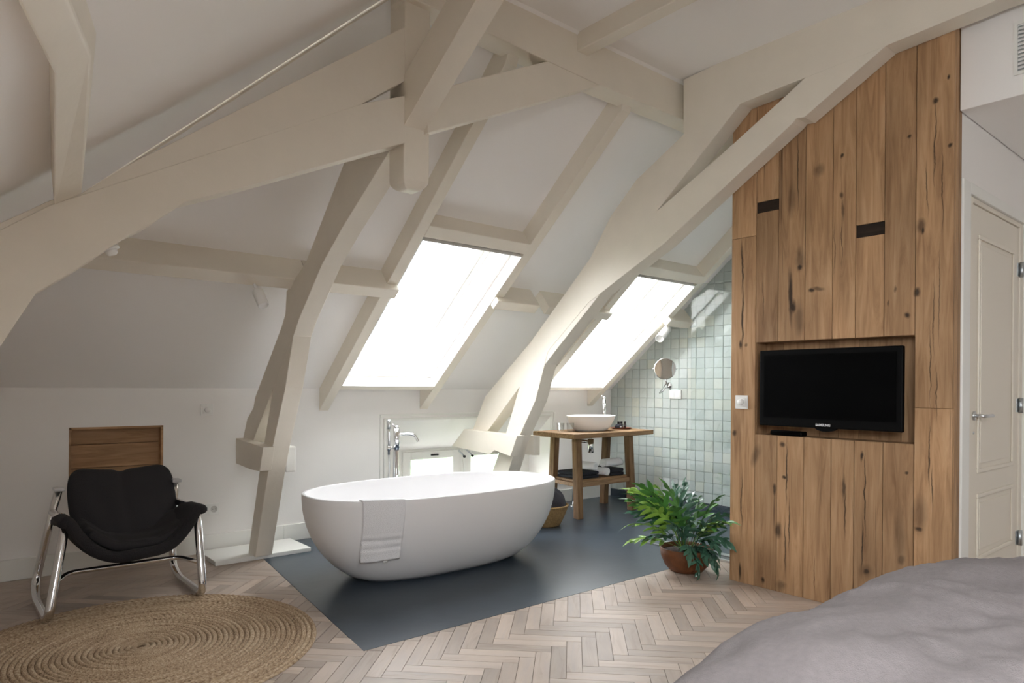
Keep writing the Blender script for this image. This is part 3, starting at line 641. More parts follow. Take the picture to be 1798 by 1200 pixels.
# ------------------------------------------------------------------ door, door wall, soffit
DY = yr_end
dxl, dxr, dzt = 4.10, 4.945, 2.17
mb = MB().box(4.085, dxl, DY + .03, DY + .12, 0, ZF).box(dxl, dxr, DY + .03, DY + .12, dzt, ZF).box(dxr, XR, DY + .03, DY + .12, 0, ZF).box(3.9, XR, DY + .002, DY + .0295, dzt + .089, ZF).box(dxr + .161, XR, DY + .002, DY + .0295, 0, dzt + .088)
struct(mb.make('wall_front', 'wall'))
dr = thing('door_1', (dxl + .4, DY + .02, 0), kind='structure')
cas = MB()
cas.box(3.905, 4.018, DY - .010, DY + .029, 0, dzt + .088).box(dxr + .062, dxr + .16, DY - .010, DY + .029, 0, dzt + .088).box(4.0185, dxr + .0615, DY - .010, DY + .029, dzt + .03, dzt + .088)
cas.make('casing', 'trimw', dr, bevel=.004)
cas = MB().box(4.019, dxl - .003, DY + .004, DY + .0295, 0, dzt + .029).box(dxr + .003, dxr + .061, DY + .004, DY + .0295, 0, dzt + .029).box(dxl - .0025, dxr + .0025, DY + .004, DY + .0295, dzt + .003, dzt + .029)
cas.make('jamb', 'doorp', dr, bevel=.003)
lf = box('leaf', (dxl, dxr, DY + .012, DY + .05, .008, dzt), 'doorp', dr, bevel=.003)
for (z0, z1) in ((.30, .65), (.76, 2.02)):
    x0, x1 = dxl + .10, dxr - .11; mbp = MB(); yy = DY + .012
    for (a, b_, c_, d_) in [(x0, x1, z0, z0 + .022), (x0, x1, z1 - .022, z1), (x0, x0 + .022, z0 + .022, z1 - .022), (x1 - .022, x1, z0 + .022, z1 - .022)]: mbp.box(a, b_, yy - .010, yy, c_, d_)
    pm = mbp.make('panel_moulding', 'doorp', dr, bevel=.004)
    box('panel', (x0 + .05, x1 - .05, yy - .005, yy, z0 + .05, z1 - .05), 'doorp', dr, bevel=.004)
hz = 1.065
hd = tube('handle', fillet([(dxl + .05, DY + .012, hz), (dxl + .05, DY - .04, hz), (dxl + .17, DY - .042, hz)], .02), .009, 'steel', dr)
lathe('rose', [(.024, 0), (.024, .008), (0, .009)], (dxl + .05, DY + .012, hz), 'steel', dr, axis=(0, -1, 0), seg=20)
lathe('keyhole_cover', [(.008, 0), (.008, .003), (0, .003)], (dxl + .05, DY + .012, hz - .09), 'steel', dr, axis=(0, -1, 0), seg=14)
for z_ in (.32, 1.11, 1.92):
    hg = tube('hinge', [(dxr + .004, DY - .004, z_ - .045), (dxr + .004, DY - .004, z_ + .045)], .012, 'zinc', dr)
    box('hinge_leaf', (dxr - .03, dxr + .001, DY + .008, DY + .0125, z_ - .04, z_ + .04), 'zinc', hg)
SX = 3.862
sz = onX(1692, 193, SX).z
struct(box('soffit', (SX, XR, -1.2, DY - .003, sz, ZF), 'wall', bevel=.004))
vy = onX(1788, 80, SX).y; vz0, vz1 = onX(1790, 126, SX).z, onX(1790, 44, SX).z
vt = thing('air_vent', (SX, vy - .15, vz0), 'louvred air grille in the white soffit beside the oak wall', 'vent')
mbv = MB().box(SX - .012, SX, vy - .3, vy + .015, vz0 - .015, vz0).box(SX - .012, SX, vy - .3, vy + .015, vz1, vz1 + .015).box(SX - .012, SX, vy, vy + .015, vz0, vz1).box(SX - .012, SX, vy - .3, vy - .285, vz0, vz1)
mbv.make('frame', 'trimw', vt)
nsl = 12
for k in range(nsl):
    z_ = vz0 + (vz1 - vz0) * (k + .5) / nsl
    prism('slat', [V_((SX - .010, vy - .285, z_ - .006)), V_((SX - .001, vy - .285, z_ + .003)), V_((SX - .001, vy - .285, z_ + .005)), V_((SX - .010, vy - .285, z_ - .004))], (0, .285, 0), 'zinc', vt)

# ------------------------------------------------------------------ low window recess
WY = 5.46
w3 = thing('window_3', ((WX0 + WX1) / 2, WY, .1), kind='structure')
rv = MB()
rv.add([(WX0, YK + .001, WZ1), (WX1, YK + .001, WZ1), (WX1, WY, .60), (WX0, WY, .60)], [(0, 1, 2, 3)])
rv.add([(WX0, YK, WZ0), (WX0, YK, WZ1), (WX0, WY, .60), (WX0, WY, WZ0)], [(0, 1, 2, 3)]); rv.add([(WX1, YK, WZ0), (WX1, YK, WZ1), (WX1, WY, .60), (WX1, WY, WZ0)], [(0, 1, 2, 3)])
rv.add([(WX0, YK, WZ0), (WX1, YK, WZ0), (WX1, WY, WZ0), (WX0, WY, WZ0)], [(0, 1, 2, 3)])
rv.make('reveal', 'wall', w3, solid=.004)
s1 = [onY(x, 795, WY).x for x in (705, 805)]; s2 = [onY(x, 795, WY).x for x in (812, 895)]
fr = MB()
wz0, wz1 = .10, .585
for (a, b_, c_, d_) in [(WX0, s1[0], WZ0, .62), (s1[1], s2[0], WZ0, .62), (s2[1], WX1, WZ0, .62), (s1[0], s1[1], wz1, .62), (s2[0], s2[1], wz1, .62), (s1[0], s1[1], WZ0, wz0), (s2[0], s2[1], WZ0, wz0)]:
    fr.box(a, b_, WY - .01, WY + .06, c_, d_)
fr.make('frame', 'trimw', w3, bevel=.003)
for (a, b_) in (s1, s2):
    sm = MB(); q = .085; qt = .075
    sm.box(a, a + q, WY - .028, WY + .02, wz0, wz1).box(b_ - q, b_, WY - .028, WY + .02, wz0, wz1).box(a + q, b_ - q, WY - .028, WY + .02, wz1 - qt, wz1).box(a + q, b_ - q, WY - .028, WY + .02, wz0, wz0 + qt)
    so_ = sm.make('sash', 'trimw', w3, bevel=.006)
    mk('pane', [(a + q, WY, wz0 + qt), (b_ - q, WY, wz0 + qt), (b_ - q, WY, wz1 - qt), (a + q, WY, wz1 - qt)], [(0, 1, 2, 3)], 'pane', so_)
xc = (s1[0] + s1[1]) / 2
box('window_catch', (xc - .02, xc + .06, WY - .045, WY - .027, wz1 - .045, wz1 - .03), 'dark', w3, bevel=.003)
for x_ in (s1[1] + .005, s2[0] - .005 + .06):
    st = tube('window_stay', [(x_ - .04, WY - .05, wz1 - .01), (x_ + .015, WY - .055, wz1 - .06)], .008, 'zinc', w3, seg=8)
    lathe('stay_knob', [(0, 0), (.012, .002), (.012, .02), (0, .022)], (x_ + .015, WY - .06, wz1 - .07), 'dark', st, axis=(0, -1, 0), seg=10)
portal('window_3_portal', V_((sum(s1) / 2, WY + .08, .34)), (0, -1, 0), .7, .5); portal('window_3_portal', V_((sum(s2) / 2, WY + .08, .34)), (0, -1, 0), .7, .5)
tr = MB()
for k, (o_, d_) in enumerate(((.055, .012), (.02, .02))):
    a, b_, c_ = WX0 - o_, WX1 + o_, WZ1 + o_
    wv = .018
    tr.box(a, b_, YK - d_, YK + .001, c_ - wv, c_).box(a, a + wv, YK - d_, YK + .001, 0, c_ - wv).box(b_ - wv, b_, YK - d_, YK + .001, 0, c_ - wv)
struct(tr.make('trim_2', 'trimw', bevel=.003))
struct(mk('ground', [(-60, 6.5, -5), (60, 6.5, -5), (60, 90, -1.2), (-60, 90, -1.2)], [(0, 1, 2, 3)], 'grass'))

# ------------------------------------------------------------------ oak-lined recess behind the chair
al = thing('wall_niche', ((AX0 + AX1) / 2, YK, AZ0), 'oak-boarded recess in the white knee wall behind the black chair', 'niche')
AD = .085
for a, nm in [((AX0 - .001, AX0 + .012, YK - .001, YK + AD, AZ0, AZ1), 'side_lining'), ((AX1 - .012, AX1 + .001, YK - .001, YK + AD, AZ0, AZ1), 'side_lining'), ((AX0, AX1, YK - .001, YK + AD, AZ1 - .012, AZ1 + .001), 'top_lining'), ((AX0, AX1, YK - .001, YK + AD, AZ0 - .001, AZ0 + .012), 'bottom_lining')]:
    box(nm, a, 'alcove', al)
zz = [AZ0, .53, .645, .80, .915]
for k in range(4): box('plank', (AX0 + .01, AX1 - .01, YK + AD - .02, YK + AD, zz[k] + .0022, zz[k + 1] - .0022), 'alcove', al, bevel=.0015, seg=1)
struct(box('trim_3', (AX0 - .02, AX1 + .02, YK + AD, YK + AD + .01, AZ0 - .02, AZ1 + .02), 'backing'))

# ------------------------------------------------------------------ tiled wall and shower
tw = struct(mk('wall_tiled', *extr([(XT, YK + .1, 0), (XT, YK + .1, ZK + .1), (XT, YF, ZF + .05), (XT, 1.2, ZF + .05), (XT, 1.2, 0)], (.1, 0, 0)), 'grout'))
struct(box('wall_shower', (4.08, XT, 2.0, 2.1, 0, ZF), 'wall'))
TS = .1015
tmesh = []
for v_ in range(6):
    h_ = TS / 2 - .0009; dz_ = [random.uniform(.004, .0085) for _ in range(4)]
    q = [(-h_, -h_), (h_, -h_), (h_, h_), (-h_, h_)]
    q2 = [(a * (1 - random.uniform(.0, .03)), b_ * (1 - random.uniform(0, .03))) for a, b_ in q]
    V = [(0, a, b_) for a, b_ in q2] + [(-d_, a * .985, b_ * .985) for (a, b_), d_ in zip(q2, dz_)] + [(-sum(dz_) / 4 - .0012, 0, 0)]
    Fc = [(3, 2, 1, 0), (0, 1, 5, 4), (1, 2, 6, 5), (2, 3, 7, 6), (3, 0, 4, 7), (4, 5, 8), (5, 6, 8), (6, 7, 8), (7, 4, 8)]
    me = bpy.data.meshes.new('tile'); me.from_pydata(V, [], Fc); bm = bmesh.new(); bm.from_mesh(me); bmesh.ops.recalc_face_normals(bm, faces=bm.faces); bm.to_mesh(me); bm.free(); me.materials.append(M['tile']); tmesh.append(me)
cand = []
for r_ in range(31):
    for k in range(30):
        y_ = YK - TS * (k + .5); z_ = .075 + TS * (r_ + .5)
        if z_ - TS / 2 > min(zc(y_), ZF): continue
        p_ = V_((XT, y_, z_)); d = p_ - CAM; f_ = d.dot(fw); x_ = CX + F * d.dot(rt) / f_
        cand.append((0 if (1060 < x_ < 1292 and z_ > .15) else 1, abs(x_ - 1180), y_, z_))
cand.sort(); trest = MB(); nt_ = 0
for (vis, _, y_, z_) in cand:
    me = random.choice(tmesh); rot = Matrix.Rotation(random.uniform(-.012, .012), 3, 'Y') @ Matrix.Rotation(random.uniform(-.012, .012), 3, 'Z')
    if nt_ < 298 and vis == 0:
        o = bpy.data.objects.new('tile', me); C.objects.link(o); o.parent = tw; o.location = V_((XT - .001, y_, z_)) - wloc(tw); o.rotation_euler = rot.to_euler(); nt_ += 1
    else:
        trest.add([rot @ v.co + V_((XT - .001, y_, z_)) for v in me.vertices], [tuple(p_.vertices) for p_ in me.polygons])
o = trest.make('tile_field', 'tile', tw); o['kind'] = 'stuff'
print('tiles', nt_, len(cand))
struct(box('baseboard_tiled', (XT - .02, XT, 2.2, YK, 0, .075), 'screed'))
st = thing('shower_tray', (4.9, 3.0, 0), 'slate shower floor with a bright metal edge strip behind the potted fern', 'shower tray')
box('floor_panel', (4.20, XT - .02, 2.12, 3.35, .0005, .004), 'tray', st)
box('edge_strip', (4.17, XT - .02, 3.35, 3.372, 0, .012), 'steel', st); box('edge_strip', (4.17, 4.19, 2.12, 3.372, 0, .012), 'steel', st)
box('drain_channel', (4.28, 4.36, 2.5, 3.30, .003, .0055), 'dark', st); box('drain_cover', (4.29, 4.35, 2.51, 3.29, .005, .008), 'steel', st)
gx = 4.165; gy1 = onX(1213, 680, gx).y; gz = onX(1213, 501, gx).z
gl = thing('shower_screen', (gx, gy1 - .3, 0), 'clear frameless glass shower screen beside the oak wall', 'shower screen')
box('glass_panel', (gx, gx + .008, 2.2, gy1, .012, gz), 'shower', gl)
box('floor_channel', (gx - .006, gx + .014, 2.2, gy1, 0, .014), 'steel', gl)

# ------------------------------------------------------------------ bathtub and towel
bt = thing('bathtub', (2.585, 3.83, 0), 'white oval freestanding bathtub on the slate blue floor', 'bathtub')
bc = V_((2.585, 3.835, 0)); BA, BB, BH = .922, .472, .535
def sup(a, n): 
    c, s = math.cos(a), math.sin(a); return (math.copysign(abs(c) ** (2 / n), c), math.copysign(abs(s) ** (2 / n), s))
def ovalstack(rings, seg=96):
    V = []; Fc = []
    for (ra, rb, z, n) in rings:
        for k in range(seg): a = 2 * math.pi * k / seg; c, s = sup(a, n); V.append(bc + V_((c * ra, s * rb, z)))
    for i in range(len(rings) - 1): Fc += [(i * seg + k, i * seg + (k + 1) % seg, (i + 1) * seg + (k + 1) % seg, (i + 1) * seg + k) for k in range(seg)]
    return V, Fc
out = []
for i in range(19):
    t_ = i / 18; z = BH * t_; q = 1 - (1 - t_) ** 1.0
    f_ = (1 - (1 - t_) ** 2.1) ** .70 if t_ > 0 else 0
    ra = .57 + (BA - .57) * f_; rb = .225 + (BB - .225) * f_
    out.append((ra, rb, z, 2.45 + .1 * (1 - t_)))
inn = []
for i in range(15):
    t_ = 1 - i / 14; z = .10 + (BH - .10) * t_; f_ = (1 - (1 - t_) ** 2.6) ** .6 if t_ > 0 else 0
    inn.append((.55 + (BA - .022 - .55) * f_, .20 + (BB - .022 - .20) * f_, z + (.0 if i else -.004), 2.45))
rim = [(BA - .004, BB - .004, BH + .005, 2.45), (BA - .018, BB - .018, BH + .005, 2.45)]
V, Fc = ovalstack(out + rim)
n_ = len(V); V2, F2 = ovalstack([rim[-1]] + inn)
Fc.append(tuple(range(95, -1, -1)))
mk('outer_shell', V, Fc, 'bath', bt, smooth=True)
F2.append(tuple((len(inn)) * 96 + k for k in range(96)))
mk('inner_basin', V2, F2, 'bath', bt, smooth=True)
lathe('drain', [(.03, .0), (.03, .004), (.024, .006), (0, .006)], (2.585, 3.835, .10), 'chrome', bt, seg=20)
tx0, tx1 = onZ(642, 885, BH).x, onZ(722, 883, BH).x
tl = thing('hand_towel', ((tx0 + tx1) / 2, 3.36, .2), 'folded white towel with ribbed border hanging over the bath rim', 'towel')
def bathy(x, z):
    t_ = max(0, min(1, z / BH)); f_ = (1 - (1 - t_) ** 2.1) ** .70 if t_ > 0 else 0
    ra = .57 + (BA - .57) * f_; rb = .225 + (BB - .225) * f_; u = min(.999, abs((x - bc.x) / ra)); n = 2.45 + .1 * (1 - t_)
    return bc.y - rb * (1 - u ** n) ** (1 / n)
def towel_fn(off):
    def fn(u, v):
        x = tx0 + (tx1 - tx0) * u
        s = v * .52 - .17          # arc length from the rim, negative inside
        if s < 0:
            z = BH + .007 + max(s, -.005) * 0 - max(0, -s - .03); y = bathy(x, BH) + min(.03, -s) + max(0, -s - .03) * .22
            return V_((x, y, z + off))
        z = BH + .007 - s * (.98 + .05 * (1 - u)); yb = bathy(x, BH)
        y = yb - .010 - off + .012 * math.sin(u * 9 + s * 6) * s - .004 + (.0 if s > .02 else .006) + min(.10, s * .16)
        yy_ = bathy(x, max(.05, z)) - .012 - off
        x += .030 * s * (1 - u) * 2 - .01 * s
        rib = .003 * math.sin(s * 130) if .19 < s < .30 else 0
        return V_((x, min(y, yy_ + .0) if False else max(yb - .03 - off, min(y, yy_)) - rib, z))
    return fn
grid('cloth', 26, 70, towel_fn(.0), 'towelhang', tl, solid=.012)
tgx = onZ(699, 968, .2)
p_ = grid('tag', 4, 4, lambda u, v: V_((tx0 + (tx1 - tx0) * (.62 + .13 * u), bathy(tx0 + .6 * (tx1 - tx0), .2) - .022, .205 - .035 * v)), 'plastic', tl, solid=.002)

# ------------------------------------------------------------------ bath filler
bf = thing('bath_filler', (0, 0, 0), 'freestanding chrome bath filler with hand shower and hose', 'bath tap')
fp = onY(696, 800, 4.62); fx, fyy = fp.x, 4.62
bf.location = (fx, fyy, 0); WL[bf.name] = V_((fx, fyy, 0))
z_of = lambda y: 1.2 - (y - 677.5) / F * (V_((fx, fyy, 0)).dot(fw))
lathe('floor_flange', [(.05, 0), (.05, .01), (.045, .014), (0, .014)], (fx, fyy, 0), 'chrome', bf)
tube('column', [(fx, fyy, .01), (fx, fyy, z_of(748))], .021, 'chrome', bf, seg=20)
tube('mixer_body', [(fx, fyy, z_of(790)), (fx, fyy, z_of(752))], .026, 'chrome', bf, seg=20)
lathe('mixer_cap', [(.026, 0), (.026, .012), (.022, .016), (0, .016)], (fx, fyy, z_of(752)), 'chrome', bf)
zsp = z_of(764)
tube('spout', smoothpath([(fx + .02, fyy - .005, zsp), (fx + .08, fyy - .03, zsp + .006), (fx + .125, fyy - .055, zsp - .004), (fx + .145, fyy - .065, zsp - .035), (fx + .152, fyy - .07, zsp - .055)], 6), [.011] * 24 + [.014], 'chrome', bf)
zb_ = z_of(786)
hx0, hy0_ = fx - .085, fyy - .03
tube('bracket', [(fx, fyy, zb_), (hx0, hy0_, zb_)], .009, 'chrome', bf)
tube('bracket_ring', [(hx0, hy0_, zb_ - .014), (hx0, hy0_, zb_ + .014)], .017, 'chrome', bf, seg=16)
tube('lever', [(fx, fyy, z_of(752) + .012), (fx - .05, fyy - .02, z_of(752) + .03)], .005, 'chrome', bf)
hs = tube('hand_shower', [(hx0, hy0_, zb_ - .05), (hx0, hy0_, z_of(752)), (hx0, hy0_, z_of(737))], [.010, .012, .0125], 'chrome', bf, seg=16)
tube('spray_head', [(hx0, hy0_, z_of(753)), (hx0, hy0_, z_of(737) + .002)], .0135, 'steel', hs, seg=16)
tube('hose', smoothpath([(hx0, hy0_, zb_ - .05), (hx0 - .004, hy0_ - .02, zb_ - .15), (hx0 - .025, hy0_ - .04, zb_ - .3), (hx0 - .01, hy0_ - .06, .12), (hx0 + .05, hy0_ - .03, .08), (fx - .03, fyy - .01, .2), (fx - .028, fyy - .01, .35), (fx - .02, fyy, z_of(792))], 8), .007, 'steel', bf, seg=10)

# ------------------------------------------------------------------ washstand
ZT = .775
ws = thing('washstand', (4.98, 4.58, 0), 'rustic wooden washstand table with a lower shelf by the tiled wall', 'table')
topo = [(4.36, 4.30), (5.64, 4.38), (5.64, 4.86), (4.36, 4.86)]
ysp = 4.60
prism('top_board', [V_((4.355, 4.315, ZT - .045)), V_((5.50, 4.335, ZT - .045)), V_((5.505, ysp - .001, ZT - .045)), V_((4.36, ysp - .001, ZT - .045))], (0, 0, .045), 'tabletop', ws, bevel=.006)
prism('top_board', [V_((4.365, ysp + .001, ZT - .045)), V_((5.52, ysp + .001, ZT - .045)), V_((5.515, 4.87, ZT - .045)), V_((4.36, 4.88, ZT - .045))], (0, 0, .045), 'tabletop', ws, bevel=.006)
legs = [((4.46, 4.36), (4.48, 4.41)), ((5.20, 4.36), (5.20, 4.41)), ((4.53, 4.79), (4.53, 4.75)), ((5.27, 4.79), (5.26, 4.75))]
for (b0, b1) in legs:
    h_ = .033; V = [(b0[0] + sx * h_, b0[1] + sy * h_, 0) for sx, sy in ((-1, -1), (1, -1), (1, 1), (-1, 1))] + [(b1[0] + sx * h_, b1[1] + sy * h_, ZT - .044) for sx, sy in ((-1, -1), (1, -1), (1, 1), (-1, 1))]
    mk('leg', V, [(3, 2, 1, 0), (4, 5, 6, 7)] + [(k, (k + 1) % 4, 4 + (k + 1) % 4, 4 + k) for k in range(4)], 'table', ws, bevel=.006)
ZS = .325
box('rail', (4.47, 5.21, 4.365, 4.405, ZS - .045, ZS - .002), 'tabletop', ws, bevel=.004); box('rail', (4.54, 5.26, 4.745, 4.785, ZS - .045, ZS - .002), 'tabletop', ws, bevel=.004)
prism('rail', [V_((4.45, 4.37, ZS - .04)), V_((4.50, 4.37, ZS - .04)), V_((4.56, 4.78, ZS - .04)), V_((4.50, 4.78, ZS - .04))], (0, 0, .036), 'tabletop', ws, bevel=.004)
prism('rail', [V_((5.17, 4.37, ZS - .04)), V_((5.22, 4.37, ZS - .04)), V_((5.29, 4.78, ZS - .04)), V_((5.24, 4.78, ZS - .04))], (0, 0, .036), 'tabletop', ws, bevel=.004)
for k in range(3): prism('shelf_board', [V_((4.485 + .015 * k, 4.40 + .125 * k, ZS - .002)), V_((5.195 + .02 * k, 4.40 + .125 * k, ZS - .002)), V_((5.205 + .02 * k, 4.522 + .125 * k, ZS - .002)), V_((4.50 + .015 * k, 4.522 + .125 * k, ZS - .002))], (0, 0, .018), 'tabletop', ws, bevel=.002)
# basin
bs = thing('vessel_basin', (4.87, 4.60, ZT), 'white oval vessel basin on the washstand', 'basin')
bq = V_((4.87, 4.60, ZT))
def ov(prof, nm, mat, par):
    V = []; Fc = []; sg = 56
    for (ra, rb, z) in prof: V += [bq + V_((ra * math.cos(2 * math.pi * k / sg), rb * math.sin(2 * math.pi * k / sg), z)) for k in range(sg)]
    for i in range(len(prof) - 1): Fc += [(i * sg + k, i * sg + (k + 1) % sg, (i + 1) * sg + (k + 1) % sg, (i + 1) * sg + k) for k in range(sg)]
    Fc += [tuple(range(sg - 1, -1, -1)), tuple((len(prof) - 1) * sg + k for k in range(sg))]
    return mk(nm, V, Fc, mat, par, smooth=True)
ov([(.165, .105, 0), (.185, .12, .004), (.205, .135, .02), (.235, .16, .06), (.262, .18, .105), (.278, .19, .142), (.281, .192, .147), (.274, .187, .148), (.258, .175, .11), (.21, .14, .05), (.12, .08, .022), (.03, .03, .018)], 'bowl', 'ceramic', bs)
lathe('drain', [(.024, 0), (.024, .003), (0, .004)], bq + V_((0, 0, .019)), 'chrome', bs)
# basin tap
tp = onY(1063, 727, 4.78)
bx_ = tp.x
bp = thing('basin_tap', (bx_, 4.80, ZT), 'tall chrome pillar tap behind the vessel basin', 'tap')
ztop = onY(1063, 697, 4.8).z
tube('pillar', [(bx_, 4.80, ZT), (bx_, 4.80, ztop - .02)], .019, 'chrome', bp, seg=18)
lathe('base_ring', [(.027, 0), (.027, .006), (.02, .008)], (bx_, 4.80, ZT), 'chrome', bp, seg=20)
lathe('cap', [(.02, 0), (.02, .02), (.016, .024), (0, .024)], (bx_, 4.80, ztop - .022), 'chrome', bp, seg=18)
tube('spout', smoothpath([(bx_, 4.79, ztop - .07), (bx_ - .05, 4.75, ztop - .065), (bx_ - .095, 4.70, ztop - .075), (bx_ - .105, 4.69, ztop - .10)], 5), .011, 'chrome', bp)
tube('lever', [(bx_, 4.80, ztop - .006), (bx_ - .04, 4.80, ztop + .012)], .004, 'chrome', bp, seg=8)
# glasses
for (x_, y_, lb) in [(4.475, 4.62, 'clear glass tumbler at the outer end of the washstand'), (4.565, 4.58, 'clear glass tumbler between its twin and the vessel basin')]:
    lathe('tumbler', [(.0, .0), (.028, .0), (.031, .004), (.036, .085), (.034, .085), (.029, .012), (0, .010)], (x_, y_, ZT), 'tumbler', seg=28)
    tag(C.objects[-1], lb, 'glass')
# tray and bottles
tyx, tyy = 5.34, 4.62
tag(lathe('wooden_plate', [(0, 0), (.085, 0), (.105, .010), (.11, .014), (.104, .014), (.085, .006), (0, .006)], (tyx, tyy, ZT), 'traywood'), 'round reddish wooden plate carrying toiletries on the washstand', 'plate')
for (dx, dy, lb) in [(-.012, .03, 'small dark bottle on the wooden plate beside the black pouch'), (.022, .02, 'small dark bottle standing between two others on the plate'), (.052, .0, 'small dark bottle nearest the rim of the wooden plate')]:
    bo = thing('toiletry_bottle', (tyx + dx, tyy + dy, ZT + .006), lb, 'bottle', 'toiletry bottles on the plate')
    lathe('body', [(0, 0), (.014, 0), (.015, .003), (.015, .04), (.011, .048), (.0, .048)], (tyx + dx, tyy + dy, ZT + .006), 'amber', bo, seg=16)
    lathe('cap', [(.0125, .046), (.0125, .068), (.011, .070), (0, .070)], (tyx + dx, tyy + dy, ZT + .006), 'dark', bo, seg=16)
po = thing('toiletry_pouch', (tyx - .06, tyy - .01, ZT + .006), 'small slumped black pouch leaning on the bottles on the plate', 'pouch')
lathe('bag', [(0, 0), (.04, .002), (.046, .018), (.036, .036), (.02, .046), (0, .049)], (tyx - .06, tyy - .01, ZT + .006), 'toweldark', po, seg=18, sx=1, sy=.7)
box('label_tab', (tyx - .07, tyx - .05, tyy - .045, tyy - .038, ZT + .02, ZT + .03), 'plastic', po)
# waste trap and supply
wt = thing('waste_trap', (4.87, 4.62, .5), 'chrome bottle trap and waste pipe under the washstand top', 'waste pipe')
tpx = onY(1037, 780, 4.62).x; zt0 = onY(1037, 795, 4.62).z; zt1 = onY(1037, 771, 4.62).z
tube('tail_pipe', [(tpx, 4.62, ZT - .04), (tpx, 4.62, zt1 - .01)], .015, 'chrome', wt); tube('trap_cup', [(tpx, 4.62, zt0), (tpx, 4.62, zt1)], .03, 'chrome', wt, seg=20)
px_ = onY(1008, 800, 4.85).x
tube('outlet_pipe', fillet([(tpx, 4.62, zt1 - .03), (tpx, 4.85, zt1 - .03), (px_, 4.85, zt1 - .035), (px_, 4.85, .005)], .06), .017, 'chrome', wt, seg=14)
lathe('floor_collar', [(.035, 0), (.035, .006), (.02, .012)], (px_, 4.85, .001), 'chrome', wt, seg=18)
sxp = onY(1058, 800, 4.84).x
tube('supply_hose', smoothpath([(sxp - .01, 4.80, ZT - .04), (sxp - .01, 4.81, .66), (sxp + .02, 4.83, .6), (sxp + .015, 4.84, .5), (sxp, 4.86, .42), (sxp, 4.90, .36)], 6), .008, 'steel', wt, seg=10)
tube('angle_valve', [(sxp, 5.115, .36), (sxp, 4.895, .36)], .012, 'chrome', wt)
# towels on the shelf
zs_ = ZS + .016
def folded(x0, x1, y0, y1, z0, h_, mat, label, n=2):
    t_ = thing('folded_towel', ((x0 + x1) / 2, (y0 + y1) / 2, z0), label, 'towel')
    for k in range(n):
        a, b_ = z0 + h_ * k / n, z0 + h_ * (k + 1) / n
        prof = [V_((x0, y0 + .012 * math.sin(3 * k), a + .002)), V_((x1, y0 + .012 * math.sin(3 * k), a + .002)), V_((x1, y1, a + .002)), V_((x0, y1, a + .002))]
        prism('fold', prof, (0, 0, h_ / n - .003), mat, t_, bevel=min(.014, h_ / n * .42), seg=3)
def rolled(x0, x1, y, z, r_, mat, label, axis='x', tilt=0):
    t_ = thing('rolled_towel', ((x0 + x1) / 2, y, z), label, 'towel')
    # spiral cross section extruded along the roll
    V = []; Fc = []; n = 64; turns = 2.6; L2 = (x1 - x0)
    ax_ = V_((1, 0, 0)) if axis == 'x' else V_((.25, -.97, 0)); nn = V_((0, 1, 0)) if axis == 'x' else V_((.97, .25, 0)); c0_ = V_(((x0 + x1) / 2, y, z + r_)) - ax_ * L2 / 2
    for i in range(n + 1):
        a = i / n * turns * 2 * math.pi; rr_ = r_ * (.14 + .84 * i / n)
        p = nn * (rr_ * math.cos(a)) + V_((0, 0, rr_ * math.sin(a) * .9))
        for q_ in (0, .08, .92, 1): V.append(c0_ + p * (1 if 0 < q_ < 1 else .97) + ax_ * (L2 * q_ + (i / n) * .004 * (1 if q_ > .5 else -1)))
    for i in range(n):
        for q_ in range(3): Fc.append((i * 4 + q_, i * 4 + q_ + 1, i * 4 + q_ + 5, i * 4 + q_ + 4))
    mk('roll', V, Fc, mat, t_, smooth=True, solid=.012)
    lathe('core', [(0, 0), (r_ * .62, .0), (r_ * .62, L2 * .9), (0, L2 * .9)], c0_ + ax_ * L2 * .05, mat, t_, axis=ax_, seg=16, smooth=False)
fx0, fx1 = 4.52, 4.84
folded(4.53, 4.80, 4.42, 4.72, zs_, .065, 'toweldark', 'folded black towel under the big white roll on the washstand shelf')
folded(4.968, 5.155, 4.42, 4.70, zs_, .07, 'toweldark', 'folded black towel at the tiled-wall end of the washstand shelf')
rolled(4.60, 4.80, 4.50, zs_ + .064, .048, 'towel', 'white rolled towel lying on the black towel beside the front leg', 'y')
rolled(4.78, 5.0, 4.53, zs_, .046, 'towel', 'white rolled towel lying directly on the shelf between the black towels', 'y')
rolled(4.955, 5.19, 4.52, zs_ + .069, .048, 'towel', 'white rolled towel topping the black towel near the tiled wall', 'x')
# basket with cloth
kx, ky = 4.03, 4.36
bk = thing('laundry_basket', (kx, ky, 0), 'woven seagrass basket half hidden behind the end of the bathtub', 'basket')
prof = []
for k in range(13):
    z = .005 + .165 * k / 12; r_ = .135 + .075 * (k / 12) ** .8
    prof += [(r_ + .004, z), (r_ + .0005, z + .0075)]
lathe('body', [(0, .004), (.135, .004)] + prof + [(.195, .172), (.128, .02), (0, .02)], (kx, ky, 0), 'basket', bk, seg=48)
tube('rim', [(kx + .208 * math.cos(a), ky + .208 * math.sin(a), .175) for a in [2 * math.pi * k / 40 for k in range(40)]], .009, 'basket', bk, seg=8, closed=True)
def cl(u, v):
    a = 2 * math.pi * u; r_ = .19 * math.sin(v * math.pi / 2) ** .8; nz = noise.noise(V_((math.cos(a) * 2.2, math.sin(a) * 2.2, v * 3))) * .05
    return V_((kx + .02 + r_ * math.cos(a) * .93, ky + r_ * math.sin(a) * .93, .15 + .17 * math.cos(v * math.pi / 2) ** .7 + nz * (1 - v * .7)))
tag(grid('dark_laundry', 40, 14, cl, 'cloth'), 'crumpled charcoal cloth heaped in the seagrass basket', 'laundry')

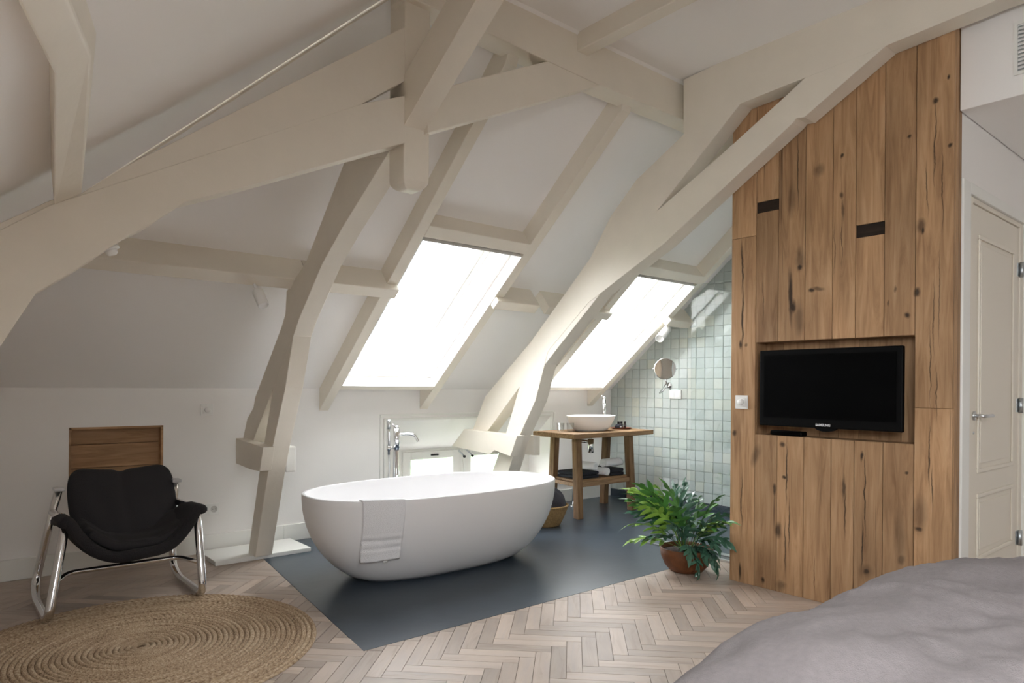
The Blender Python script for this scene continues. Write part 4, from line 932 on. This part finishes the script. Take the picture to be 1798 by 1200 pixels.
# ------------------------------------------------------------------ mirror, socket plate, spotlights
MX = 5.50
mc = onX(1168, 648, MX); mr_ = 19.2 / F * (mc - CAM).dot(fw)
mi = thing('shaving_mirror', mc, 'round chrome shaving mirror on a jointed arm on the tiled wall', 'mirror')
mn = V_((-.70, -.71, 0)).normalized()
lathe('frame', [(mr_ * .96, 0), (mr_, .004), (mr_, .014), (mr_ * .97, .018), (0, .018)], mc - mn * .016, 'chrome', mi, seg=40, axis=mn)
lathe('glass', [(mr_ * .95, 0), (0, .0005)], mc + mn * .0025, 'mirror', mi, seg=40, axis=mn, smooth=False)
ma = onX(1164, 694, 5.66)
tube('arm', [mc + V_((0, 0, -mr_ + .002)), V_((mc.x + .03, mc.y, mc.z - mr_ - .03)), V_((5.62, ma.y + .01, ma.z + .02))], .009, 'chrome', mi)
tube('arm', [V_((5.62, ma.y + .01, ma.z + .02)), V_((XT, ma.y - .03, ma.z + .10))], .009, 'chrome', mi)
lathe('wall_rose', [(.03, 0), (.03, .012), (0, .014)], (XT - .008, ma.y - .03, ma.z + .10), 'chrome', mi, axis=(-1, 0, 0), seg=20)
for s_ in (-1, 1): lathe('pivot', [(.006, 0), (.006, .012), (0, .012)], mc + mn.cross(upv) * s_ * mr_ - mn * .008, 'chrome', mi, axis=mn.cross(upv) * s_, seg=10)
sp = onX(1187, 693, XT)
pl = thing('socket_outlet', sp, 'white rectangular socket plate on the pale tiles near the shaving mirror', 'socket')
box('faceplate', (XT - .02, XT - .006, sp.y - .075, sp.y + .075, sp.z - .045, sp.z + .045), 'plastic', pl, bevel=.003)
for s_ in (-1, 1): box('flap', (XT - .023, XT - .019, sp.y + s_ * .036 - .03, sp.y + s_ * .036 + .03, sp.z - .032, sp.z + .032), 'plastic', pl, bevel=.002)
def spot(a, b_, r_, mnt, label):
    a, b_, mnt = V_(a), V_(b_), V_(mnt); t_ = thing('spotlight', mnt, label, 'spotlight'); ax_ = b_ - a; l = ax_.length
    lathe('housing', [(0, 0), (r_ * .9, 0), (r_, .006), (r_, l), (r_ * .85, l), (r_ * .8, l - .012), (0, l - .012)], a, 'plastic', t_, axis=ax_, seg=24)
    tube('stem', [mnt, a + ax_ * .35], .009, 'plastic', t_, seg=8)
    lathe('mount', [(.03, 0), (.03, .012), (0, .014)], mnt, 'plastic', t_, seg=18, axis=(0, 0, -1))
s_a = onY(452, 511, 4.08); s_b = onY(463, 537, 4.02)
spot(s_a, s_b, .033, s_a + V_((-.03, .02, .075)), 'white cylinder spotlight under the long purlin above the chair')
s_a = onY(1172, 578, 4.12); s_b = onY(1158, 595, 4.06)
spot(s_a, s_b, .04, s_a + V_((.06, .03, .06)), 'white cylinder spotlight under the purlin stub by the tiled wall')
d_ = onY(196, 443, HTY + .065)
dk = thing('ceiling_sensor', d_, 'small round white sensor under the arched brace of the half truss', 'sensor')
ax_ = V_((.35, 0, -.94))
lathe('base', [(.03, 0), (.03, .012), (0, .012)], d_ - ax_ * .02, 'plastic', dk, axis=ax_, seg=20); lathe('lens', [(.02, .012), (.019, .026), (.012, .032), (0, .032)], d_ - ax_ * .02, 'plastic', dk, axis=ax_, seg=20)

# ------------------------------------------------------------------ potted fern
pcx, pcy = onZ(1212, 1000, 0).x, onZ(1212, 1000, 0).y
pcx, pcy = 3.76, 2.69
pt = thing('plant_bowl', (pcx, pcy, 0), 'round rust brown bowl on the parquet corner by the oak wall', 'plant pot')
PR = .172
lathe('bowl', [(0, 0), (.085, 0), (.105, .006), (.14, .045), (.163, .1), (PR, .155), (PR - .006, .157), (.155, .1), (.12, .04), (0, .03)], (pcx, pcy, 0), 'rust', pt, seg=48)
lathe('soil', [(PR - .014, .128), (.08, .138), (0, .142)], (pcx, pcy, 0), 'soil', pt, seg=32)
fe = thing('fern', (pcx, pcy, .14), 'lush green fern with lobed fronds growing in the rust brown bowl', 'plant')
def frond(az, L, el0, droop, mat, seed, twist=0):
    rnd = random.Random(seed); n = 16
    d0 = V_((math.cos(az), math.sin(az), 0)); side = V_((-math.sin(az), math.cos(az), 0))
    base = V_((pcx, pcy, .135)) + d0 * rnd.uniform(.01, .06) + side * rnd.uniform(-.04, .04)
    P = []; p = base.copy(); el = el0
    for i in range(n + 1):
        P.append(p.copy()); el -= droop / n * (.3 + 1.4 * i / n); p = p + (d0 * math.cos(el) + upv * math.sin(el)) * (L / n)
    V = []; Fc = []
    T0 = rnd.uniform(.30, .42)
    def frame(i):
        tg = (P[min(i + 1, n)] - P[max(i - 1, 0)]).normalized(); u2 = side.cross(tg).normalized()
        sd = (side * math.cos(twist) + u2 * math.sin(twist)).normalized(); return tg, sd, sd.cross(tg).normalized() * -1
    for i in range(n):
        t_ = i / n; t2 = (i + 1) / n; tg, sd, u2 = frame(i); _, sd2, _ = frame(i + 1)
        w1 = .0028 if t_ < T0 else .021 * (1 - .5 * t_); w2 = .0028 if t2 < T0 else .021 * (1 - .5 * t2)
        k = len(V); V.extend([P[i] - sd * w1 + u2 * w1 * .3, P[i], P[i] + sd * w1 + u2 * w1 * .3, P[i + 1] + sd2 * w2 + u2 * w2 * .3, P[i + 1], P[i + 1] - sd2 * w2 + u2 * w2 * .3])
        Fc.extend([(k, k + 1, k + 4, k + 5), (k + 1, k + 2, k + 3, k + 4)])
    nl = 5
    for j in range(nl):
        f = T0 + .04 + (.93 - T0) * j / (nl - 1) * .92; i = min(n - 1, int(f * n)); tg, sd, u2 = frame(i)
        for s_ in (-1, 1):
            q_ = j / (nl - 1); ln = L * (.185 * math.sin(math.pi * (.28 + .62 * q_)) + .03) * rnd.uniform(.75, 1.2); wd = L * .078 * rnd.uniform(.8, 1.15)
            dv = (sd * s_ * (.86 - .3 * q_) + tg * (.35 + .45 * q_) + u2 * rnd.uniform(-.35, .25)).normalized(); pv = tg - dv * tg.dot(dv); pv = pv.normalized() if pv.length > .05 else sd * s_
            cv = rnd.uniform(.15, .5); k = len(V); st = P[i] + (P[i + 1] - P[i]) * (f * n - i)
            sec = [(0, .75), (.3, .95), (.6, 1.0), (.85, .62)]
            for (a_, w_) in sec:
                c_ = st + dv * ln * a_ - u2 * ln * cv * a_ * a_ + tg * ln * .10 * a_ * a_
                V.extend([c_ - pv * wd * w_ * .5 + u2 * .003, c_ - u2 * .002, c_ + pv * wd * w_ * .5 + u2 * .003])
            V.append(st + dv * ln * 1.02 - u2 * ln * cv * 1.05 + tg * ln * .12)
            for r_ in range(3):
                o_ = k + r_ * 3; Fc.extend([(o_, o_ + 1, o_ + 4, o_ + 3), (o_ + 1, o_ + 2, o_ + 5, o_ + 4)])
            o_ = k + 9; Fc.extend([(o_, o_ + 1, o_ + 3), (o_ + 1, o_ + 2, o_ + 3)])
    tg, sd, u2 = frame(n); k = len(V); V.extend([P[n - 1] - sd * .014, P[n] - sd * .012 + tg * .01, P[n] + tg * L * .13 - u2 * .02, P[n] + sd * .012 + tg * .01, P[n - 1] + sd * .014]); Fc.append((k, k + 1, k + 2, k + 3, k + 4))
    for q in V:
        if q.y < yl_end + .012 and q.x > WXF - .012 and q.x - WXF < .30:
            if q.x - WXF > q.y - yl_end + .10 and q.y > yl_end - .06: q.y = yl_end + .012
            else: q.x = WXF - .012 - .1 * (q.x - WXF + .012) * rnd.random()
        if q.y < gy1 + .01 and gx - .008 < q.x: q.x = gx - .008
        r_ = math.hypot(q.x - pcx, q.y - pcy)
        if q.z < .163 and .125 < r_ < PR + .006: q.z = .163
        q.z = max(q.z, .008)
    mk('frond', V, Fc, mat, fe, smooth=True)
def az_img(x, dep):   # x: -1 image left .. 1 image right, dep: +1 away from camera
    v = rt * x + fw * dep; return math.atan2(v.y, v.x)
rnd = random.Random(3)
# (sideways, away, length, rise, droop, tone)
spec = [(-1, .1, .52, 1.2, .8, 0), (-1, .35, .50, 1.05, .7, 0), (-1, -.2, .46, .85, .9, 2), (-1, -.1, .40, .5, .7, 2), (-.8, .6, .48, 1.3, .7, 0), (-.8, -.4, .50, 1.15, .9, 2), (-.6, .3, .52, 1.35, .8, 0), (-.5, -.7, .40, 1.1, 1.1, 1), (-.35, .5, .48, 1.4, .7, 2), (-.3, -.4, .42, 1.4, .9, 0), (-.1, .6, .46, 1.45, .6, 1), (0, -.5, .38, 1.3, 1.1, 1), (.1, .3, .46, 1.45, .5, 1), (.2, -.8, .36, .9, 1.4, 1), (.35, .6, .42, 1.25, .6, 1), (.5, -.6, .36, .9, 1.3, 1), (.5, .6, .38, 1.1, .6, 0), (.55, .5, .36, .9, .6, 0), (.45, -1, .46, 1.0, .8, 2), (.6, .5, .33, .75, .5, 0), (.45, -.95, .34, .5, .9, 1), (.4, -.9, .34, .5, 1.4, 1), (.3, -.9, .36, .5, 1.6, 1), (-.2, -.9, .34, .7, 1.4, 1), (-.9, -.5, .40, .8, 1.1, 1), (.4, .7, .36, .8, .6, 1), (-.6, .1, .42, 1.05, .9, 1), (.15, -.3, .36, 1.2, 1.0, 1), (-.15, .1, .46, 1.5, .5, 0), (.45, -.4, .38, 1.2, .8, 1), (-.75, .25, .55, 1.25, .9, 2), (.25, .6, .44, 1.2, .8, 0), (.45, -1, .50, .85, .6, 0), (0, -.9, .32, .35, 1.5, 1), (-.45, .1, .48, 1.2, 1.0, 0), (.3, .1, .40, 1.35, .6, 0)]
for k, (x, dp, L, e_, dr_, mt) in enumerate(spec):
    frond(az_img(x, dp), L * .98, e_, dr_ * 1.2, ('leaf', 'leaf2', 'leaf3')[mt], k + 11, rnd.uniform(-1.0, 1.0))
for k in range(9):
    a = rnd.uniform(0, 6.28); tube('stem', smoothpath([(pcx + .03 * math.cos(a), pcy + .03 * math.sin(a), .135), (pcx + .06 * math.cos(a), pcy + .06 * math.sin(a), .24), (pcx + .11 * math.cos(a), pcy + .11 * math.sin(a), .32)], 4), .003, 'stem', fe, seg=6)

# ------------------------------------------------------------------ jute rug
rg = thing('round_rug', RC, 'round braided jute rug on the parquet in front of the chair', 'rug')
V = []; Fc = []; pitch = .0235; th = 0.0; sg = 6; npts = 0; r_ = .012; arc = 0.0
while r_ < RRAD:
    r_ = .012 + pitch * th / (2 * math.pi)
    ph = arc / .030 * 2 * math.pi
    for k in range(sg):
        a = math.pi * k / (sg - 1); rad = r_ + math.cos(a) * pitch * .5
        z_ = .001 + math.sin(a) * (.0115 + .0022 * math.sin(ph + 2.2 * math.cos(a)))
        V.append(V_((RC.x + math.cos(th) * rad, RC.y + math.sin(th) * rad, z_)))
    npts += 1; dth = min(.3, .0075 / max(r_, .02)); th += dth; arc += dth * max(r_, .01)
for i in range(npts - 1): Fc += [(i * sg + k, i * sg + k + 1, (i + 1) * sg + k + 1, (i + 1) * sg + k) for k in range(sg - 1)]
mk('braid_coil', V, Fc, 'jute', rg, smooth=True)
lathe('backing', [(0, .0005), (RRAD - .006, .0005), (RRAD - .006, .003), (0, .003)], RC, simple('jute_backing', srgb(120, 92, 62), .95), rg, seg=64, smooth=False)

# ------------------------------------------------------------------ sling chair
chx0, chx1 = .50, 1.13
chr_ = thing('sling_chair', (.80, 4.4, 0), 'low black sling armchair with chrome tube frame standing against the knee wall', 'chair')
TR = .0215
for x_, lean in ((chx0, .19), (chx1, 0)):
    q = lambda y, z: (x_ + lean * (z - .49), y, z)
    loop = [q(4.60, .595), q(4.64, .30), q(4.66, .05 + TR), q(4.50, TR - .001), q(4.0, TR + .012), q(4.06, .25), q(4.13, .475), q(4.30, .485), q(4.615, .47)]
    f_ = tube('side_frame', fillet(loop, .075, 8), TR, 'chrome', chr_, seg=16)
    c_ = q(4.60, .60); box('end_cap', (c_[0] - .026, c_[0] + .026, 4.555, 4.635, .59, .61), 'steel', f_, bevel=.004)
tube('stretcher', fillet([(chx0 - .06, 4.09, .185), (chx0 + .02, 4.25, .20), (chx1 - .06, 4.25, .20), (chx1, 4.09, .195)], .05), .0135, 'chrome', chr_)
tube('back_rail', [(chx0 + .1, 4.63, .56), (chx1 - .03, 4.63, .56)], .011, 'chrome', chr_)
xm_, hw_ = (chx0 + chx1) / 2, (chx1 - chx0) / 2 + .022
def sling(u, v):
    a = (u - .5) * 2; y = 4.065 + .52 * v; zc_ = .285 - .05 * math.sin(v * 2.2) + .03 * v
    top = .512 - .03 * v
    m = abs(a); x = xm_ + hw_ * math.copysign(m ** .86 if m < .92 else (.92 ** .86 + (m - .92) * .35), a)
    if m < .92: z = zc_ + (top - zc_) * (m / .92) ** 2.6
    else: z = top - ((m - .92) / .08) ** 1.5 * .045; x = xm_ + math.copysign(hw_ * .93 + .03 * math.sin((m - .92) / .08 * 1.5), a)
    side = max(0, min(1, (m - .55) / .4)); y = y if v < .4 else 4.065 + .52 * (.4 + (v - .4) * (1 - side * .75))
    return V_((x, y, z + .006 * math.sin(9 * a + 7 * v) * (1 - m)))
grid('sling_seat', 44, 16, sling, 'felt', chr_, solid=.058, subsurf=1)
def cush(side):
    def fn(u, v):
        a = (u - .5) * 2; vv = 2 * v - 1; a0, v0 = a, v; a = a * (1 - .13 * abs(vv) ** 7); v = .5 + .5 * vv * (1 - .06 * abs(a0) ** 8)
        w_ = .250 + .03 * math.sin(v * math.pi * .9) + .005 * v
        z = .31 + .37 * v + .028 * abs(a) ** 1.6 * v - .016 * math.exp(-(a * 9) ** 2) * v
        y = 4.42 + .27 * v ** .8 - .03 * (1 - a * a) * (1 - v)
        edge = (1 - abs(a0) ** 6) * (1 - abs(2 * v0 - 1) ** 6); thk = .05 * max(0, edge) ** .5
        fold = .013 * math.sin(15 * a + 4 * v) * (1 - v) ** 1.5 + .012 * math.exp(-(a * 12) ** 2) * v + .006 * noise.noise(V_((a * 3, v * 4, 1.7)))
        return V_((xm_ + .03 + w_ * a, y - side * (thk - fold * .8), z + side * thk * .4 + fold * .3))
    return fn
nu, nv = 40, 30; V = []; Fc = []
for s_ in (1, -1):
    k0 = len(V); fn = cush(s_); V += [fn(i / nu, j / nv) for j in range(nv + 1) for i in range(nu + 1)]
    Fc += [(k0 + j * (nu + 1) + i, k0 + j * (nu + 1) + i + 1, k0 + (j + 1) * (nu + 1) + i + 1, k0 + (j + 1) * (nu + 1) + i) for j in range(nv) for i in range(nu)]
mk('back_cushion', V, Fc, 'fabric', chr_, smooth=True)
def seatc(u, v):
    a = (u - .5) * 2; return V_((xm_ + .03 + .24 * a * (1 + .05 * v), 4.13 + .33 * v, .30 + .10 * abs(a) ** 2.4 + .04 * v * v + .02 * (1 - v) + .012 * noise.noise(V_((a * 3, v * 3, 5)))))
grid('seat_cushion', 24, 16, seatc, 'fabric', chr_, solid=.05, subsurf=1)

# ------------------------------------------------------------------ bed
BX0, BX1, BY0, BY1 = .55, 3.23, -1.1, 1.01
bd = thing('bed', ((BX0 + BX1) / 2, (BY0 + BY1) / 2, 0), 'low bed hidden under the grey linen duvet', 'bed')
bcx, bcy = (BX0 + BX1) / 2, (BY0 + BY1) / 2
box('bed_base', (bcx - 1.0, bcx + 1.0, bcy - .84, bcy + .84, 0, .22), simple('bed_base_fabric', srgb(120, 114, 112), .9), bd, bevel=.02)
box('mattress', (bcx - 1.0, bcx + 1.0, bcy - .84, bcy + .84, .22, .47), 'towel', bd, bevel=.05, seg=4)
def duv(u, v):
    a = (u - .5) * 2; b = (v - .5) * 2
    x = (BX0 + BX1) / 2 + (BX1 - BX0) / 2 * a; y = (BY0 + BY1) / 2 + (BY1 - BY0) / 2 * b
    ex, ey = max(0, (BX1 - x)) , max(0, (BY1 - y))
    k = (1 - abs(a) ** 3.7) * (1 - abs(b) ** 9.5); k = max(0, k) ** .57
    z = .09 + .60 * k
    p = V_((x, y, 0))
    wr = .016 * noise.noise(p * 3.3) + .013 * noise.noise(V_((x * 4 + y * 7, y * 3 - x * 2, 2))) + .009 * (1 - abs(noise.noise(V_((x * 7 + y * 5, y * 9 - x * 6, 7))))) ** 2 + .0025 * noise.noise(V_((x * 26, y * 26, 1)))
    return V_((x, y, z + wr * (.4 + k)))
tag(grid('duvet', 150, 130, duv, 'duvet', solid=.02), 'rumpled grey linen duvet covering the bed', 'duvet')

# ------------------------------------------------------------------ groups of repeats
for o in C.objects:
    if o.parent is None and 'category' in o and 'group' not in o:
        g_ = {'rafter': 'slender roof rafters', 'purlin': 'mid-slope purlin pieces', 'trimmer': 'skylight trimmers', 'roof_truss': 'floor-standing roof trusses', 'tumbler': 'tumblers on the washstand',
              'folded_towel': 'folded towels on the washstand shelf', 'rolled_towel': 'rolled towels on the washstand shelf', 'spotlight': 'cylinder spotlights', 'dimmer_switch': 'dimmer switches', 'socket_outlet': 'wall sockets'}.get(o.name.split('.')[0])
        if g_: o['group'] = g_
